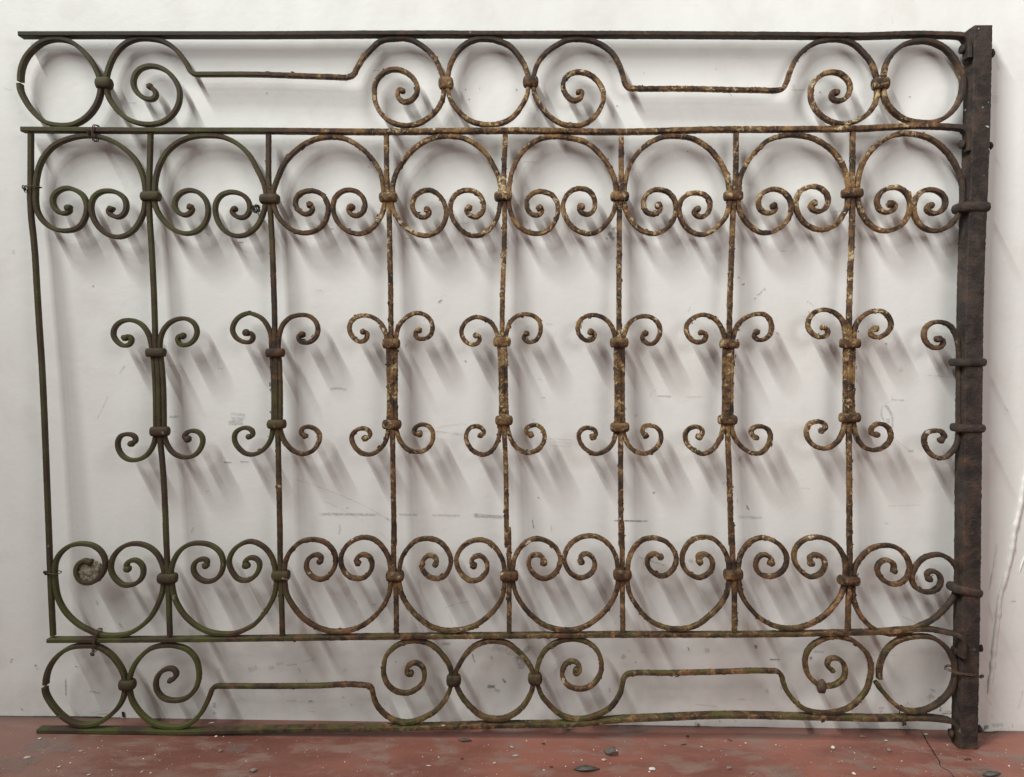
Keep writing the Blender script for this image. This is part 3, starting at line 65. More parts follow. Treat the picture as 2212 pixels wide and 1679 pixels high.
D['scuffs'] = [[[[-433.4,483.0],[-275.5,483.5]],7,0.6,"g"],[[[-248.3,485.0],[-193.9,484.3]],6,0.55,"g"],[[[-175.7,484.3],[-94.1,484.4]],5,0.5,"g"],[[[-81.1,486.1],[1.9,482.8]],9,0.75,"g"],[[[236.2,479.0],[327.2,478.9]],4,0.85,"d"],[[[330.1,763.3],[368.7,762.4]],4,0.6,"g"],[[[395.7,761.3],[436.8,763.6]],3,0.4,"g"],[[[518.0,492.3],[584.4,490.8]],6,0.5,"g"],[[[-622.0,708.4],[-582.3,703.9]],6,0.5,"g"],[[[-627.3,685.1],[-587.5,689.6]],13,0.55,"g"],[[[-620.8,696.8],[-583.6,696.7]],6,0.4,"g"],[[[-757.8,697.1],[-732.2,699.3]],5,0.7,"g"],[[[-852.1,811.7],[-865.2,790.3]],2.5,0.6,"g"],[[[-888.0,747.1],[-919.2,684.0]],2,0.55,"g"],[[[-636.6,597.3],[-614.0,597.7]],2.2,0.9,"d"],[[[-599.8,599.0],[-577.9,599.3]],2,0.8,"d"],[[[-702.0,450.4],[-712.6,431.8]],4,0.5,"g"],[[[-761.2,811.8],[-729.3,811.8]],2,0.5,"g"],[[[-646.5,808.1],[-633.8,806.3]],2,0.5,"g"],[[[-676.5,529.6],[-666.1,531.6]],3,0.5,"g"],[[[-749.3,664.4],[-733.9,664.2]],2.5,0.5,"g"],[[[-401.1,766.2],[-376.8,768.2],[-355.0,764.4]],6,0.55,"g"],[[[-509.4,568.9],[-459.1,558.0],[-402.4,538.1],[-345.5,515.4],[-283.3,485.5],[-249.4,461.8],[-219.5,440.6]],1.6,0.45,"g"],[[[-426.9,519.8],[-386.8,504.2],[-348.0,482.5],[-309.1,462.1]],1.4,0.4,"g"],[[[-287.0,444.0],[-259.6,422.0]],1.4,0.35,"g"],[[[-232.8,678.8],[-78.4,668.5]],6,0.25,"p"],[[[-166.0,680.0],[-130.2,690.9],[-81.3,693.1]],3,0.4,"p"],[[[-166.0,677.4],[-104.2,668.1]],3,0.35,"p"],[[[-181.3,664.2],[-124.6,653.5]],3,0.25,"p"],[[[63.8,663.1],[156.6,660.8]],3,0.3,"p"],[[[97.4,657.2],[162.0,651.8]],5,0.3,"p"],[[[87.3,647.9],[149.2,645.9]],2,0.35,"g"],[[[-377.7,462.3],[-373.9,454.5],[-377.7,433.3]],4,0.4,"g"],[[[-361.0,496.8],[-353.2,498.2]],6,0.4,"g"],[[[-272.9,475.9],[-262.5,474.7]],6,0.4,"g"],[[[837.2,757.0],[850.0,748.9],[861.2,733.6],[865.0,710.4],[860.8,692.1]],7,0.5,"g"],[[[838.9,755.2],[840.0,717.7],[848.1,712.7]],4,0.5,"g"],[[[851.4,723.1],[854.8,707.6]],10,0.45,"g"],[[[853.1,763.2],[891.8,763.1]],3,0.6,"g"],[[[857.7,773.6],[860.9,763.3]],2,0.5,"g"],[[[866.5,681.9],[883.0,663.9],[907.1,650.0]],1.6,0.5,"g"],[[[899.9,648.6],[914.9,649.4]],5,0.6,"g"],[[[927.3,820.3],[967.3,817.9],[993.2,815.3]],1.6,0.4,"g"],[[[1112.3,757.3],[1123.0,739.4]],2,0.5,"g"],[[[659.9,560.9],[688.5,559.3]],2.5,0.35,"g"],[[[856.3,482.0],[866.7,482.7]],4,0.35,"g"],[[[851.6,522.0],[947.7,526.3]],2.5,0.25,"g"],[[[-34.2,186.0],[-12.1,181.0],[15.3,178.2],[32.3,165.5],[51.5,150.6]],24,0.6,"g"],[[[48.8,183.0],[59.5,172.4]],22,0.6,"g"],[[[30.3,163.3],[43.3,139.6],[53.9,135.5]],26,0.65,"g"],[[[-38.0,88.0],[-16.9,87.0]],9,0.75,"d"],[[[-21.1,82.2],[-5.1,73.7]],9,0.5,"g"],[[[-2.5,107.5],[7.2,95.7]],7,0.6,"d"],[[[-72.9,168.1],[-65.1,141.9]],2.5,0.8,"d"],[[[-144.5,186.0],[-119.3,186.8]],7,0.6,"g"],[[[-31.8,161.2],[-23.2,151.6]],8,0.55,"g"],[[[270.6,167.0],[279.2,158.5]],11,0.6,"g"],[[[285.0,179.2],[287.2,173.8]],4,0.4,"g"],[[[458.7,181.2],[472.8,181.0]],11,0.5,"g"],[[[576.2,195.6],[578.7,185.9]],7,0.75,"d"],[[[420.5,188.9],[425.1,179.2]],4,0.7,"d"],[[[608.2,161.5],[635.6,161.9]],3,0.85,"d"],[[[605.8,91.9],[609.4,81.0]],8,0.5,"g"],[[[541.2,66.4],[559.2,66.0]],2.5,0.5,"g"],[[[433.6,53.2],[500.6,47.7]],2.5,0.4,"g"],[[[301.6,150.2],[304.8,150.2]],4,0.7,"d"],[[[638.3,98.9],[642.9,90.3]],8,0.4,"g"],[[[315.7,174.2],[321.0,173.2]],6,0.35,"g"],[[[442.7,4.0],[452.3,4.2]],15,0.7,"g"],[[[451.1,8.5],[454.6,-2.4]],9,0.9,"d"],[[[499.6,17.0],[502.0,9.3]],4,0.6,"g"],[[[536.7,17.5],[538.1,9.9]],3,0.6,"g"],[[[-585.8,116.8],[-568.9,122.5],[-560.5,125.9]],14,0.4,"y"],[[[-539.5,121.9],[-522.7,126.5]],9,0.35,"y"],[[[-520.6,131.9],[-501.7,136.5]],7,0.35,"g"],[[[-497.5,130.1],[-470.2,133.4]],5,0.4,"g"],[[[-463.9,137.1],[-428.2,147.4]],5,0.3,"g"],[[[-469.2,126.2],[-462.9,112.2]],4,0.45,"g"],[[[-451.4,99.4],[-450.3,91.8]],4,0.5,"g"],[[[-499.9,46.4],[-470.4,47.3]],2.5,0.6,"g"],[[[-446.2,45.1],[-435.7,47.9]],5,0.7,"d"],[[[-369.3,53.9],[-362.9,58.4]],6,0.5,"g"],[[[-349.2,42.2],[-345.0,35.7]],5,0.5,"g"],[[[-662.2,41.7],[-661.3,24.3]],9,0.55,"g"],[[[-664.5,17.7],[-658.3,11.3]],8,0.45,"g"],[[[-621.9,68.5],[-590.5,43.9]],1.5,0.4,"g"],[[[-365.1,124.6],[-358.8,118.2]],14,0.3,"g"],[[[-449.4,22.1],[-430.4,21.7]],2.5,0.5,"g"],[[[-247.5,143.8],[-245.4,141.2]],3.5,0.9,"d"],[[[-272.2,43.8],[-271.1,41.7]],3,0.9,"d"],[[[-655.1,115.7],[-644.6,117.6]],4,0.4,"g"],[[[-1070.5,122.2],[-1067.4,119.0]],7,0.8,"d"],[[[-1067.6,113.6],[-1063.4,112.6]],6,0.5,"g"],[[[-1126.8,127.8],[-1119.2,136.6]],6,0.5,"g"],[[[-978.4,120.4],[-975.2,119.4]],5,0.8,"d"],[[[-949.3,63.4],[-939.9,61.4],[-918.9,57.4]],5,0.45,"g"],[[[-1103.8,19.7],[-1100.8,14.3]],4,0.8,"d"],[[[-1000.9,97.4],[-1001.1,47.4]],3,0.7,"d"],[[[-818.5,95.4],[-815.3,94.6]],5,0.5,"g"],[[[-975.6,60.8],[-973.5,58.7]],8,0.2,"g"],[[[-932.6,8.1],[-903.1,9.7]],4,0.5,"g"],[[[-951.5,10.0],[-928.3,14.7],[-894.5,18.5]],1.6,0.5,"g"],[[[216.5,1123.5],[221.9,1111.1],[229.7,1105.0]],12,0.6,"d"],[[[214.2,1116.0],[231.6,1126.3]],14,0.55,"g"],[[[221.4,1128.6],[231.4,1133.8]],8,0.5,"d"],[[[209.3,1110.9],[214.5,1106.0]],5,0.6,"d"],[[[-878.4,224.9],[-873.2,221.0],[-869.5,210.3]],6,0.6,"g"],[[[-925.5,276.3],[-923.2,263.0]],5,0.5,"g"],[[[-978.6,121.0],[-969.5,119.8]],3,0.6,"g"],[[[-1123.4,136.3],[-1125.0,125.5]],6,0.5,"g"],[[[-342.3,288.3],[-334.5,277.8]],5,0.3,"g"],[[[-300.5,275.6],[-290.1,276.3]],4,0.5,"g"],[[[-139.7,267.5],[-125.4,275.8],[-73.2,287.3]],3,0.35,"g"],[[[-127.8,259.6],[-115.7,230.3]],2,0.35,"g"],[[[294.5,398.5],[330.0,387.1],[374.8,374.5]],3.5,0.6,"g"],[[[414.8,389.8],[426.6,388.7]],9,0.5,"g"],[[[253.0,242.9],[255.7,242.1]],4,0.6,"g"],[[[387.8,297.3],[389.2,296.0]],3,0.8,"d"],[[[115.3,120.5],[126.8,136.9]],4,0.4,"g"],[[[244.0,89.8],[247.0,76.3]],5,0.5,"g"],[[[301.7,150.5],[303.5,149.2]],3.5,0.7,"d"],[[[708.5,181.3],[737.5,181.7]],6,0.45,"g"],[[[703.7,170.3],[705.4,162.2]],7,0.7,"d"],[[[609.0,161.8],[635.4,162.2]],3,0.8,"d"],[[[901.7,269.3],[928.5,260.3],[953.0,247.2]],1.8,0.6,"g"],[[[840.7,176.6],[906.8,175.7]],2.5,0.3,"g"],[[[738.1,335.1],[740.9,332.4]],5,0.5,"g"],[[[980.3,90.3],[992.0,71.4]],12,0.25,"g"],[[[1003.3,60.6],[1011.9,49.8]],5,0.7,"g"],[[[598.5,1435.1],[616.0,1434.2],[637.2,1435.9]],3,0.5,"g"],[[[607.9,1447.5],[611.0,1435.4]],7,0.3,"g"],[[[788.5,1366.6],[796.0,1390.0]],2,0.5,"g"],[[[859.4,1424.9],[865.7,1424.5]],3,0.8,"d"],[[[664.9,1431.5],[668.7,1431.1]],4,0.9,"d"],[[[1049.4,1433.8],[1050.8,1411.9]],18,0.2,"g"],[[[813.9,1596.4],[818.9,1572.4]],2,0.3,"g"],[[[-103.7,1422.0],[-101.2,1422.1]],4,0.9,"d"],[[[-73.3,1425.8],[-71.8,1425.1]],3.5,0.9,"d"],[[[-96.4,1402.7],[-93.4,1400.8]],4,0.9,"d"],[[[-534.7,1407.9],[-532.3,1404.8]],3,0.8,"d"],[[[-305.5,1458.3],[-285.7,1459.1]],2.5,0.5,"g"],[[[-317.2,1254.2],[-299.6,1253.2]],2,0.5,"g"],[[[-512.5,1542.4],[-506.2,1548.5]],3,0.3,"g"],[[[204.4,1486.5],[215.5,1488.2]],2.2,0.6,"g"],[[[21.7,1271.4],[56.9,1270.1]],2,0.5,"g"],[[[282.2,1464.5],[284.2,1463.8]],4,0.6,"d"],[[[439.0,1475.2],[440.3,1474.5]],3.5,0.7,"d"],[[[5.2,1424.1],[9.4,1424.1]],5,0.9,"d"],[[[223.8,1393.6],[229.3,1393.7]],4,0.85,"d"],[[[382.6,1299.5],[384.1,1298.5]],3.5,0.95,"d"],[[[504.6,1232.1],[523.6,1231.2]],2,0.4,"g"],[[[469.7,1423.0],[476.0,1420.7]],5,0.5,"g"],[[[-835.8,1381.7],[-813.4,1380.1]],2,0.6,"g"],[[[-874.2,1505.5],[-868.2,1500.1]],1.6,0.6,"g"],[[[-1105.6,1405.8],[-1080.9,1402.6]],3,0.3,"g"],[[[-886.2,1463.1],[-884.2,1468.0]],2,0.5,"g"],[[[-1094.9,1057.6],[-1087.4,1055.2]],10,0.5,"p"],[[[-920.3,983.0],[-916.5,985.6]],3,0.8,"d"],[[[-676.2,1106.3],[-664.9,1104.0],[-657.9,1096.6]],2,0.6,"p"],[[[-599.6,1083.4],[-595.8,1086.0],[-585.7,1085.4]],2.5,0.8,"d"],[[[-855.5,804.4],[-851.6,811.8]],2,0.6,"g"],[[[-159.9,959.8],[-148.6,969.4]],4,0.85,"d"],[[[-143.6,978.0],[-142.1,977.5]],4,0.85,"d"],[[[-431.5,984.1],[-412.5,983.6]],2.5,0.35,"g"],[[[-397.3,1120.0],[-392.3,1118.1],[-386.0,1118.2]],2,0.7,"d"],[[[-231.6,860.8],[-220.3,880.1]],3,0.55,"g"],[[[-190.1,920.0],[-186.3,925.7]],3,0.6,"g"],[[[-96.6,835.1],[-95.5,831.3]],5,0.9,"d"],[[[-117.6,1135.5],[-89.9,1135.0]],3,0.4,"g"],[[[-233.3,1099.2],[-215.7,1103.3]],3,0.6,"g"],[[[503.6,1030.3],[507.6,1027.1]],2.5,0.8,"d"],[[[513.2,1012.1],[520.0,1015.5]],3.5,0.85,"d"],[[[543.4,989.9],[556.0,993.9],[558.6,1004.0]],1.8,0.7,"d"],[[[541.1,983.0],[546.2,983.1]],4,0.8,"d"],[[[394.5,950.5],[401.7,963.3]],3,0.45,"g"],[[[454.7,908.4],[464.5,918.8]],3,0.45,"g"],[[[437.3,1037.2],[440.8,1044.8]],3,0.25,"g"],[[[79.2,918.4],[99.5,918.7]],5,0.25,"g"],[[[60.9,481.4],[60.3,469.5],[65.2,456.4]],2.5,0.85,"d"],[[[542.1,519.6],[549.9,507.1]],3.5,0.85,"d"],[[[329.2,542.3],[335.1,545.6]],3.5,0.85,"d"],[[[486.6,564.6],[494.1,573.9]],4,0.5,"g"],[[[380.4,603.4],[383.5,602.9]],4,0.6,"g"],[[[72.4,530.2],[72.7,526.3]],3,0.8,"d"],[[[522.7,537.7],[522.0,521.9]],2.5,0.5,"g"],[[[518.3,617.4],[529.4,631.9]],4,0.5,"g"],[[[54.0,703.1],[62.9,707.1]],3,0.5,"g"],[[[314.8,759.2],[323.5,770.9],[335.9,785.3]],2.5,0.35,"g"],[[[285.3,714.8],[290.2,722.6]],3,0.6,"g"],[[[102.7,467.6],[103.9,449.1]],4,0.35,"g"],[[[72.3,754.8],[85.1,754.7]],2.5,0.6,"g"],[[[63.8,794.7],[74.0,796.2]],2,0.4,"g"],[[[656.5,980.5],[672.3,970.6],[676.3,965.6]],2,0.65,"g"],[[[662.7,955.8],[665.8,955.3]],4,0.8,"d"],[[[558.6,1005.3],[565.2,1000.4],[563.5,1009.2]],3,0.6,"g"],[[[837.5,887.8],[842.6,888.9]],5,0.9,"d"],[[[593.2,909.5],[599.8,904.6]],2.5,0.8,"d"],[[[714.5,887.4],[716.4,876.0]],2.5,0.7,"g"],[[[595.8,1089.0],[608.6,1086.7]],3,0.5,"g"],[[[900.5,1160.8],[910.8,1158.5]],5,0.6,"g"],[[[936.9,1166.4],[938.5,1166.4]],4,0.9,"d"],[[[703.4,1174.7],[723.5,1178.8],[738.7,1177.8]],5,0.4,"g"],[[[734.6,1157.8],[740.5,1167.9]],3,0.4,"g"],[[[874.5,840.1],[881.0,835.0],[881.6,823.6],[875.7,819.4],[869.2,823.4],[868.7,833.8],[874.5,840.1]],1.6,0.7,"g"],[[[869.9,829.6],[880.3,829.8]],1.2,0.6,"g"],[[[101.2,902.8],[109.5,896.8],[107.7,887.5],[100.5,884.3],[92.2,890.4],[94.0,899.6],[101.2,902.8]],1.4,0.35,"g"],[[[1194.0,90.1],[1197.8,96.7]],10,0.3,"g"],[[[981.2,97.7],[996.4,91.4]],6,0.45,"g"],[[[976.4,71.4],[992.6,84.8]],14,0.35,"g"],[[[932.0,67.4],[933.4,60.9]],4,0.7,"g"],[[[864.9,51.1],[881.9,50.2]],6,0.5,"g"],[[[874.0,39.2],[869.4,45.7]],8,0.4,"g"],[[[1010.0,40.1],[1039.8,40.6]],3,0.9,"d"],[[[1018.2,45.3],[1038.4,46.1]],2.5,0.8,"g"],[[[1007.3,50.0],[1010.8,45.6]],5,0.8,"d"],[[[863.3,0.1],[927.1,0.4]],6,0.7,"y"],[[[1112.0,7.7],[1124.7,9.0]],13,0.7,"d"],[[[1128.8,12.3],[1160.6,15.0]],10,0.45,"g"],[[[1177.3,19.7],[1180.2,7.6]],4,0.5,"g"],[[[1127.4,34.3],[1131.5,36.5]],6,0.4,"g"],[[[1114.0,77.9],[1130.1,58.4]],2,0.4,"g"],[[[1188.2,48.4],[1197.7,98.9]],3,0.3,"g"],[[[1103.5,306.1],[1118.7,252.6]],2,0.35,"g"],[[[1154.8,306.9],[1168.5,306.6]],3,0.6,"g"],[[[1156.1,245.1],[1158.9,243.8]],6,0.4,"g"]]
D['gaps'] = [[[-1216.8,-0.8],[-1153.8,-0.3],[-1048.5,1.3],[-964.3,2.2],[-922.2,2.0],[-873.8,2.3],[-865.3,7.0]],[[247.7,-1.6],[332.6,-2.0],[396.2,-2.4],[455.7,-1.9],[498.3,-5.0]],[[498.2,-3.9],[534.2,-1.6],[566.3,-5.5],[598.2,-5.7],[630.0,-3.7]],[[788.9,-2.8],[863.3,-1.2],[927.2,-1.8],[965.7,-3.4],[982.8,-5.3]],[[1106.1,-0.1],[1110.4,-1.2],[1114.8,-3.3]]]
D['notch'] = [[-873.6,11.2],[-873.5,15.6],[-866.8,15.0],[-866.2,2.6],[-871.7,2.5]]
D['crack'] = [[963.1,-6.3],[961.8,-18.4],[955.0,-42.3],[948.0,-70.1],[945.1,-88.1],[939.4,-110.0],[936.7,-127.9],[927.7,-148.9],[927.7,-159.2],[934.6,-165.7],[934.5,-177.4],[930.6,-197.1]]
D['scratch'] = [[[863.9,-94.6],[897.0,-96.7],[942.5,-99.8]],[[968.3,-88.2],[1002.4,-92.0],[1033.7,-100.3],[1036.6,-118.2],[1039.4,-135.7],[1037.8,-159.8]],[[801.2,-124.4],[812.2,-138.1],[821.3,-155.1]],[[-914.3,-82.5],[-878.6,-96.6]],[[-835.3,-140.9],[-789.4,-139.7],[-741.1,-139.4]],[[23.9,-146.4],[52.8,-154.9]],[[579.4,-197.7],[623.3,-171.9]],[[-415.7,-145.6],[-396.1,-150.4]],[[-825.9,-180.4],[-794.7,-182.2],[-748.8,-183.4]],[[748.7,-24.4],[760.8,-39.9]]]
D['stains'] = [[-567.4,-121.9,30,"g"],[760.8,-160.0,24,"g"],[1110.1,-128.7,32,"g"],[-995.9,-125.5,34,"g"],[1014.0,-182.0,40,"g"],[161.9,-123.4,26,"w"],[-935.8,-134.7,30,"g"],[12.3,-144.9,40,"w"],[593.3,-190.8,40,"g"],[-249.3,-162.1,22,"w"],[-970.8,-184.1,26,"g"],[1006.1,-163.9,30,"g"],[921.9,-176.0,45,"w"],[-543.3,-212.7,45,"w"],[-1003.0,-198.2,50,"g"]]
D['debris'] = [[-81.7,-81.5,30,8,4,"leaf",-4],[175.3,-185.5,54,15,5,"leaf",-6],[30.2,-135.3,13,5,2,"chip",5],[21.2,-103.6,9,4,4,"chip",-50],[-14.9,-164.6,7,4,2,"cream",0],[311.6,-178.8,14,9,3,"white",10],[474.1,-170.6,11,6,4,"crumb",0],[436.2,-89.5,6,3,2,"white",-20],[296.5,-139.6,5,3,2,"white",0],[539.6,-71.3,5,3,2,"white",0],[605.2,-77.1,5,3,2,"white",40],[247.5,-109.6,6,3,2,"white",0],[304.3,-187.5,6,4,2,"white",0],[348.4,-43.5,5,5,4,"dark",0],[416.8,-47.4,8,4,3,"dark",20],[399.8,-81.2,14,2,1.5,"dark",30],[508.1,-60.4,11,2.5,1.5,"dark",-35],[516.0,-189.5,9,4,3,"crumb",15],[-597.6,-134.9,9,5,4,"crumb",0],[-503.9,-205.9,15,8,6,"crumb",20],[-661.4,-19.3,11,4,2,"white",10],[-628.9,-76.8,7,4,2,"white",0],[-394.9,-124.5,5,3,2,"white",0],[-322.8,-131.5,4,3,2,"white",0],[-222.0,-208.5,4,4,2,"white",0],[-309.0,-122.2,5,3,2,"dark",0],[-582.9,-95.2,5,2,2,"dark",0],[725.4,-88.8,9,7,6,"white",0],[846.3,-94.4,9,7,5,"crumb",0],[1004.0,-124.4,10,3,3,"dark",-50],[995.9,-126.4,7,3,2,"dark",-20],[727.8,-185.8,9,5,4,"white",-45],[780.3,-162.9,8,5,4,"crumb",0],[853.4,-134.2,5,4,2,"white",0],[866.6,-73.4,5,4,3,"dark",0],[738.1,-135.8,4,3,2,"dark",0],[860.9,-51.9,8,3,1.5,"white",0],[815.5,-36.4,14,5,2,"pale",-8],[967.1,-22.3,9,3,1.5,"white",0],[1014.8,-183.6,44,12,5,"leaf",8],[1126.4,-4.9,40,6,5,"white",0],[1075.3,-146.9,6,4,2,"white",0],[1176.9,-26.4,5,3,2,"dark",0],[-1004.2,-95.5,7,4,2,"white",0],[-985.0,-168.5,14,6,1.5,"white",10],[-859.9,-129.4,6,3,2,"white",30],[-876.8,-130.6,5,2,1.5,"white",0],[-744.8,-167.4,6,4,2,"white",30],[-736.3,-112.7,4,3,1.5,"white",0],[-906.9,-177.4,4,4,2,"white",0],[-893.1,-167.5,4,3,2,"white",0],[-885.4,-185.9,6,2.5,2,"white",30],[-899.5,-201.2,7,6,2,"cream",0],[-699.0,-191.1,6,3,6,"crumb",70],[-825.6,-227.1,7,2.5,2,"white",50],[-725.6,-214.0,7,2,1.5,"white",60],[-788.2,-209.1,5,4,2,"white",0],[-706.7,-216.8,6,3,2,"white",0],[-890.3,-141.3,8,5,1,"pale",0],[-133.7,-145.2,5,4,2,"white",0],[133.6,-172.6,5,3,2,"white",40],[151.1,-157.9,4,5,2,"white",0],[168.4,-148.5,6,4,2,"white",0],[54.3,-75.5,5,3,2,"white",0],[-151.2,-177.8,9,2,1.5,"white",-10],[-83.5,-150.9,7,3,2,"dark",0],[11.2,-108.3,6,4,3,"dark",20],[90.7,-86.9,8,4,2,"dark",-10],[-24.3,-58.9,6,3,2,"dark",0],[-183.2,-101.8,5,3,2,"dark",0],[198.2,-107.3,5,5,2,"white",0],[151.4,-19.2,15,8,1.5,"pale",0],[216.0,-148.3,11,6,4,"cream",0],[103.4,-175.7,8,3,2,"dark",0],[87.1,-186.4,5,4,2,"white",0]]
D['curl'] = [233.7,-127.9]

# ------------------------------------------------------------------ node helpers
def mat(name):
    m = bpy.data.materials.new(name); m.use_nodes = True
    nt = m.node_tree; b = nt.nodes['Principled BSDF']
    return m, nt, b
def nd(nt, typ, **kw):
    n = nt.nodes.new(typ)
    for k, v in kw.items():
        if k.startswith('_'): setattr(n, k[1:], v)
        else: n.inputs[k.replace('__', ' ')].default_value = v
    return n
def lk(nt, a, b): nt.links.new(a, b)
def noise_tex(nt, vec, scale, detail=4, rough=0.55, dist=0.0):
    n = nd(nt, 'ShaderNodeTexNoise'); n.inputs['Scale'].default_value = scale
    n.inputs['Detail'].default_value = detail; n.inputs['Roughness'].default_value = rough
    n.inputs['Distortion'].default_value = dist
    if vec is not None: lk(nt, vec, n.inputs['Vector'])
    return n.outputs['Fac']
def ramp(nt, fac, lo, hi, a=0.0, b=1.0):
    n = nd(nt, 'ShaderNodeMapRange'); n.interpolation_type = 'SMOOTHSTEP'
    n.inputs['From Min'].default_value = lo; n.inputs['From Max'].default_value = hi
    n.inputs['To Min'].default_value = a; n.inputs['To Max'].default_value = b
    lk(nt, fac, n.inputs['Value']); return n.outputs['Result']
def mth(nt, op, a, b=None):
    n = nd(nt, 'ShaderNodeMath'); n.operation = op
    for i, v in enumerate((a, b)):
        if v is None: continue
        if isinstance(v, (int, float)): n.inputs[i].default_value = v
        else: lk(nt, v, n.inputs[i])
    return n.outputs[0]
def mix(nt, fac, a, b):
    n = nd(nt, 'ShaderNodeMix'); n.data_type = 'RGBA'
    if isinstance(fac, (int, float)): n.inputs[0].default_value = fac
    else: lk(nt, fac, n.inputs[0])
    for s, v in ((6, a), (7, b)):
        if isinstance(v, tuple): n.inputs[s].default_value = (*v, 1)
        else: lk(nt, v, n.inputs[s])
    return n.outputs[2]
def bump(nt, b, h, strength, dist):
    n = nd(nt, 'ShaderNodeBump'); n.inputs['Strength'].default_value = strength; n.inputs['Distance'].default_value = dist
    lk(nt, h, n.inputs['Height']); lk(nt, n.outputs[0], b.inputs['Normal'])
def objco(nt): return nd(nt, 'ShaderNodeTexCoord').outputs['Object']
def sep(nt, v):
    n = nd(nt, 'ShaderNodeSeparateXYZ'); lk(nt, v, n.inputs[0]); return n.outputs

# ------------------------------------------------------------------ materials
def make_iron():
    """old paint over rust; cream paint survives on the middle bays, moss-green film on the left and low down"""
    m, nt, b = mat('rusted_painted_iron')
    v = objco(nt); X, Y, Z = sep(nt, v)
    n1 = noise_tex(nt, v, 42, 6, 0.62, 0.5); n2 = noise_tex(nt, v, 13, 4, 0.55); n3 = noise_tex(nt, v, 260, 5, 0.65)
    n4 = noise_tex(nt, v, 85, 7, 0.68, 1.0); n5 = noise_tex(nt, v, 4.5, 3, 0.5); n6 = noise_tex(nt, v, 30, 6, 0.66, 0.8)
    base = mix(nt, ramp(nt, n1, 0.38, 0.62), (0.024, 0.016, 0.011), (0.098, 0.047, 0.021))
    base = mix(nt, mth(nt, 'MULTIPLY', ramp(nt, n6, 0.52, 0.64), ramp(nt, X, -0.55, -0.1, 0.10, 0.85)), base, (0.20, 0.082, 0.032))
    wob = mth(nt, 'MULTIPLY', mth(nt, 'SUBTRACT', n5, 0.5), 0.9)
    xx = mth(nt, 'ADD', X, wob)
    # left end: smooth olive brown film
    left = ramp(nt, xx, -0.42, -0.72)
    olive = mix(nt, ramp(nt, n2, 0.38, 0.62), (0.050, 0.033, 0.020), (0.056, 0.052, 0.020))
    base = mix(nt, mth(nt, 'MULTIPLY', left, 0.9), base, olive)
    # surviving cream paint
    cr = mth(nt, 'MULTIPLY', ramp(nt, xx, -0.55, -0.15), ramp(nt, xx, 1.02, 0.78))
    cr = mth(nt, 'MULTIPLY', cr, ramp(nt, Z, 0.25, 0.85, 0.30, 1.0))
    cr = mth(nt, 'MULTIPLY', cr, ramp(nt, Z, 1.50, 1.47, 0.0, 1.0))
    th = mth(nt, 'ADD', mth(nt, 'MULTIPLY', n4, 0.55), mth(nt, 'MULTIPLY', n6, 0.45))
    n7 = noise_tex(nt, v, 26, 4, 0.6, 0.5)
    ochre = mix(nt, ramp(nt, n1, 0.4, 0.62), (0.18, 0.092, 0.034), (0.33, 0.195, 0.075))
    base = mix(nt, mth(nt, 'MULTIPLY', ramp(nt, mth(nt, 'ADD', mth(nt, 'MULTIPLY', n7, 0.6), mth(nt, 'MULTIPLY', n4, 0.4)), 0.47, 0.58), mth(nt, 'MULTIPLY', cr, 0.75)), base, ochre)
    cm = mth(nt, 'MULTIPLY', ramp(nt, th, 0.525, 0.585), cr)
    cream = mix(nt, ramp(nt, n2, 0.40, 0.66), (0.43, 0.30, 0.145), (0.62, 0.53, 0.33))
    cream = mix(nt, ramp(nt, n3, 0.50, 0.68), cream, (0.20, 0.115, 0.05))
    base = mix(nt, mth(nt, 'MULTIPLY', cm, 0.9), base, cream)
    # a few bare whitish chips
    chips = mth(nt, 'MULTIPLY', ramp(nt, noise_tex(nt, v, 42, 3, 0.5), 0.70, 0.74), ramp(nt, X, -0.95, -0.2, 0.25, 1.0))
    base = mix(nt, mth(nt, 'MULTIPLY', chips, 0.8), base, (0.58, 0.54, 0.42))
    # green film: low rails, left bays, upward faces
    nz = sep(nt, nd(nt, 'ShaderNodeNewGeometry').outputs['Normal'])[2]
    gm = mth(nt, 'ADD', ramp(nt, Z, 0.36, 0.16, 0.0, 0.45), ramp(nt, xx, -0.40, -0.75, 0.0, 0.40))
    gm = mth(nt, 'ADD', gm, ramp(nt, nz, 0.2, 0.9, 0.0, 0.25))
    gm = mth(nt, 'MULTIPLY', gm, ramp(nt, n2, 0.42, 0.60)); gm = mth(nt, 'MULTIPLY', gm, ramp(nt, Z, 1.46, 1.40, 0.2, 1.0))
    gm = mth(nt, 'MULTIPLY', gm, ramp(nt, X, 1.0, 0.80)); gm = mth(nt, 'MULTIPLY', gm, ramp(nt, X, -1.02, -0.90, 0.35, 1.0))
    base = mix(nt, mth(nt, 'MULTIPLY', gm, 0.85), base, (0.076, 0.083, 0.020))
    # top rail, right end and pits are darker iron
    dk = mth(nt, 'MAXIMUM', ramp(nt, Z, 1.478, 1.486), ramp(nt, X, 0.86, 0.99))
    base = mix(nt, mth(nt, 'MULTIPLY', dk, 0.72), base, (0.030, 0.024, 0.020))
    base = mix(nt, mth(nt, 'MULTIPLY', ramp(nt, n3, 0.36, 0.28), 0.8), base, (0.03, 0.022, 0.016))
    lk(nt, base, b.inputs['Base Color'])
    b.inputs['Roughness'].default_value = 0.72; b.inputs['Specular IOR Level'].default_value = 0.35
    h = mth(nt, 'ADD', mth(nt, 'MULTIPLY', n3, 0.5), mth(nt, 'ADD', mth(nt, 'MULTIPLY', cm, 0.7), n4))
    bump(nt, b, h, 0.9, 0.0016)
    return m
